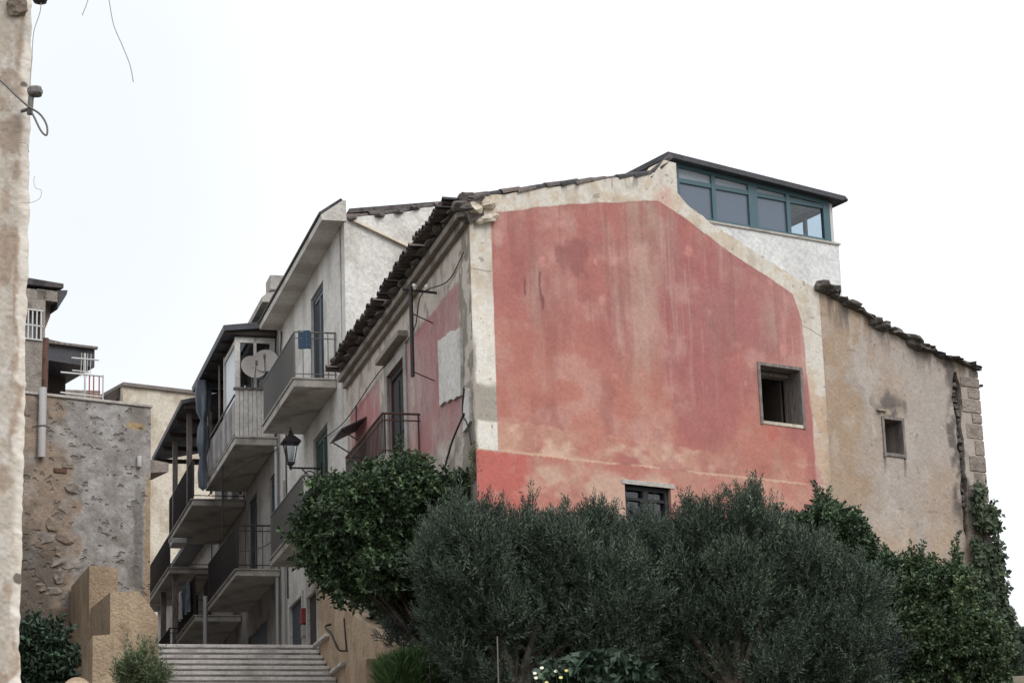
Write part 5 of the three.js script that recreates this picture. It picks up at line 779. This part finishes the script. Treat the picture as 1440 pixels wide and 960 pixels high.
function tree(name, label, key, foot, n, kind, mat, colA, colB, seed, opt, trunkR = 0.12, group) {
  const lobes = LOBES[key], fy = terrainH(foot[0], foot[1]) - 0.05, t = thing(name, label, 'tree', WORLD, [foot[0], fy, foot[1]], group), r = rng(seed + 5);
  const c = lobes.reduce((s, l) => [s[0] + l[0] / lobes.length, s[1] + l[1] / lobes.length, s[2] + l[2] / lobes.length], [0, 0, 0]), fork = [mix(foot[0], c[0], 0.4), mix(fy, c[1], 0.5), mix(foot[1], c[2], 0.4)];
  const geos = [tube([[foot[0], fy, foot[1]], [mix(foot[0], fork[0], 0.5) + 0.08, mix(fy, fork[1], 0.5), mix(foot[1], fork[2], 0.5)], fork], trunkR, trunkR * 0.7, 8)];
  for (const l of lobes) { geos.push(tube([fork, [mix(fork[0], l[0], 0.5) + (r() - 0.5) * 0.3, mix(fork[1], l[1], 0.6), mix(fork[2], l[2], 0.5) + (r() - 0.5) * 0.3], [l[0], l[1], l[2]]], trunkR * 0.5, trunkR * 0.16, 6)); for (let k = 0; k < 7; k++) { const a = r() * 6.28, b = r() * 1.2, q = 0.85 + r() * 0.45; geos.push(tube([[l[0], l[1], l[2]], [l[0] + l[3] * Math.sin(b) * Math.cos(a) * q, l[1] + l[3] * Math.cos(b) * q, l[2] + l[3] * Math.sin(b) * Math.sin(a) * q]], trunkR * 0.16, 0.005, 5, false)); } }
  part('trunk', geos, M.bark, t, WORLD);
  leaves(t, 'crown', SP[kind], mat, scatter(lobes, n, seed, opt), colA, colB, seed + 1); return t;
}
const mOlive = leafMat(0.75), mBroad = leafMat(0.62), mSoft = leafMat(0.8);
tree('citrus_tree', 'dense dark green tree overhanging the stairs beside the red house', 'T1', [-0.95, -42.75], 18000, 'broad', mBroad, [0.022, 0.042, 0.02], [0.05, 0.085, 0.03], 101, { up: 0.3, jit: 0.9, per: 20, sprigs: 90, clump: 0.3, s0: 0.6, s1: 1.5 }, 0.07);
tree('olive_tree', 'grey green olive tree in front of the left half of the red gable', 'O1', [-0.3, -41.6], 14000, 'olive', mOlive, [0.03, 0.049, 0.034], [0.076, 0.102, 0.07], 111, { up: 0.75, jit: 0.7, sprigs: 230, per: 18, s0: 0.6, s1: 1.4 }, 0.14, 'olive trees below the red gable');
tree('olive_tree', 'broader olive tree below the square empty window of the red gable', 'O2', [3.4, -42.2], 17000, 'olive', mOlive, [0.03, 0.049, 0.034], [0.077, 0.104, 0.071], 121, { up: 0.75, jit: 0.7, sprigs: 300, per: 18, s0: 0.6, s1: 1.4 }, 0.16, 'olive trees below the red gable');
tree('leafy_tree', 'small dark leafy tree squeezed between olive and the wall junction', 'T3', [5.3, -45.0], 7000, 'broad', mBroad, [0.03, 0.055, 0.028], [0.055, 0.09, 0.04], 131, { up: 0.5, jit: 0.9, sprigs: 30 });
tree('carob_tree', 'green bushy tree under the small window of the tan house', 'T2', [7.0, -44.6], 11000, 'broad', mBroad, [0.03, 0.055, 0.026], [0.075, 0.11, 0.045], 141, { up: 0.5, jit: 0.9, sprigs: 60, per: 20 });
tree('distant_tree', 'hazy dark tree beyond the stone quoins of the tan house', 'FAR1', [15.6, -84], 2500, 'pine', mSoft, [0.03, 0.05, 0.032], [0.075, 0.1, 0.06], 151, { s0: 0.5, s1: 0.8 }, 0.15, 'trees on the slope behind');
tree('distant_tree', 'rounder grey tree on the slope beyond the tan house', 'FAR2', [17.3, -87], 3000, 'pine', mSoft, [0.03, 0.05, 0.032], [0.075, 0.1, 0.06], 161, { s0: 0.5, s1: 0.8 }, 0.15, 'trees on the slope behind');
tree('umbrella_pine', 'distant umbrella pine with a flat dark crown on the skyline', 'PINE', [28.3, -149], 700, 'pine', mSoft, [0.03, 0.05, 0.032], [0.06, 0.085, 0.05], 171, { flat: 0.8, s0: 0.4, s1: 0.7 }, 0.25);
function plant(name, label, key, n, kind, mat, colA, colB, seed, opt, category = 'plant') {
  const lobes = LOBES[key], [x, , z] = lobes[0], y = terrainH(x, z) - 0.05, t = thing(name, label, category, WORLD, [x, y, z]);
  part('stem', lobes.flatMap((l) => [tube([[x, y, z], [mix(x, l[0], 0.3), mix(y, l[1], 0.5), mix(z, l[2], 0.3)], [l[0], l[1], l[2]]], 0.03, 0.01, 5)]), M.bark, t, WORLD);
  leaves(t, 'foliage', SP[kind], mat, scatter(lobes, n, seed, opt), colA, colB, seed + 1); return t;
}
plant('fig_shrub', 'shaded large-leaved fig shrub in the gap below the rough grey wall', 'FIG', 600, 'broad', mBroad, [0.016, 0.034, 0.02], [0.03, 0.055, 0.03], 181, { up: 0.0, s0: 1.2, s1: 1.9 }, 'shrub');
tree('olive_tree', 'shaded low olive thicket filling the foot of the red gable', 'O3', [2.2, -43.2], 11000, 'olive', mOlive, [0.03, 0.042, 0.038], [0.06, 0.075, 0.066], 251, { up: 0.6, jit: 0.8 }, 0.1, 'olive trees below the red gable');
plant('weed_bush', 'light green weedy bush before the low parapet block', 'BUSH', 700, 'fine', mSoft, [0.07, 0.1, 0.045], [0.13, 0.15, 0.08], 191, { up: 0.9, sprigs: 14 }, 'bush');
plant('grass_clump', 'bright green grassy clump beside the tan pier', 'HEDGE', 900, 'grass', mSoft, [0.05, 0.1, 0.03], [0.08, 0.14, 0.045], 201, { up: 1.2, out: 0.3 }, 'grass');
plant('mallow_plant', 'broad-leaved dark plant at the foot of the olive trees', 'BROAD', 600, 'fig', mBroad, [0.02, 0.04, 0.024], [0.035, 0.06, 0.036], 211, { up: 0.3 });
// ivy clinging to the quoined corner
{
  const iv = thing('ivy', 'ivy climbing the stone corner of the tan house', 'ivy', G, [11, 6, 0.05]), r = rng(221), list = [];
  for (let i = 0; i < 1500; i++) { const f = r(), h = 8.4 + f * 3.35, c = lin([[8.6, 11.0], [10, 10.98], [11, 10.96], [11.7, 11.0]], h), w = lin([[8.6, 0.6], [9.8, 0.4], [10.6, 0.42], [11.4, 0.32], [11.75, 0.14]], h), u = c + (r() + r() - 1) * w; if (vn(u * 5, h * 3, 256, 9) < 0.42) continue; list.push([G.at(Math.min(u, 11.42), h, 0.05 + r() * 0.14), G.at(r() - 0.5, r() * 0.6 - 0.2, 0.9).sub(G.at(0, 0, 0)).normalize(), 0.8 + r() * 0.7]); }
  part('stem', [tube([[11.0, 6, 0.06], [11.1, 8.6, 0.08], [10.95, 10, 0.08], [11.1, 11.5, 0.06]], 0.03, 0.01, 5)], M.bark, iv, G); leaves(iv, 'foliage', SP.ivy, mSoft, list, [0.035, 0.055, 0.03], [0.07, 0.09, 0.05], 222);
}
// weed rooted in the eroded lower corner of the red house
{ const w = thing('wall_weed', 'dry weed tuft growing from the lower corner of the red house', 'weed', S, [-0.2, 11.0, 0.02]), r = rng(231), list = []; for (let i = 0; i < 40; i++) list.push([S.at(-0.05 - r() * 0.3, 10.8 + r() * 0.5, 0.03), new THREE.Vector3(r() - 0.3, 0.7 + r(), r()).normalize(), 0.7 + r() * 0.5]); leaves(w, 'foliage', SP.fine, mSoft, list, [0.1, 0.1, 0.06], [0.16, 0.15, 0.09], 232); }
// flowers at the bottom edge, garden posts
{ const r = rng(241); for (let i = 0; i < 8; i++) { const x = 0.15 + r() * 0.95, z = -39.9 - r() * 0.5, y = 7.02 + r() * 0.3, f = thing('daisy', 'small pale wild daisy on a thin stalk below the olive trees', 'flower', WORLD, [x, terrainH(x, z), z], 'daisies below the olive trees'); part('stalk', tube([[x, terrainH(x, z), z], [x + 0.05, mix(terrainH(x, z), y, 0.6), z], [x, y, z]], 0.006, 0.004, 4), mSoft.clone(), f, WORLD).material.color.setRGB(0.06, 0.1, 0.04); const g = new THREE.CylinderGeometry(0.032, 0.02, 0.012, 8).rotateX(0.9).translate(x, y, z); part('blossom', uvm(g), r() < 0.5 ? M.daisy ??= std({ color: 0xd9d6c0 }) : M.daisyYellow ??= std({ color: 0xc9bf7a }), f, WORLD); } }
single('garden_post', 'thin pale metal post standing among the olive branches', 'post', bar([-0.4, terrainH(-0.4, -39.5) - 0.1, -39.5], [-0.385, 7.7, -39.5], 0.01, 8), M.ironGrey, WORLD);
single('garden_post', 'thin dark stake beside the sloping tan parapet', 'post', bar([-1.58, terrainH(-1.58, -43) - 0.1, -43], [-1.56, 9.15, -43], 0.012, 8), M.iron, WORLD);

scene.traverse((o) => { if (o.isMesh) { o.castShadow = true; o.receiveShadow = true; } });
renderer.render(scene, camera);
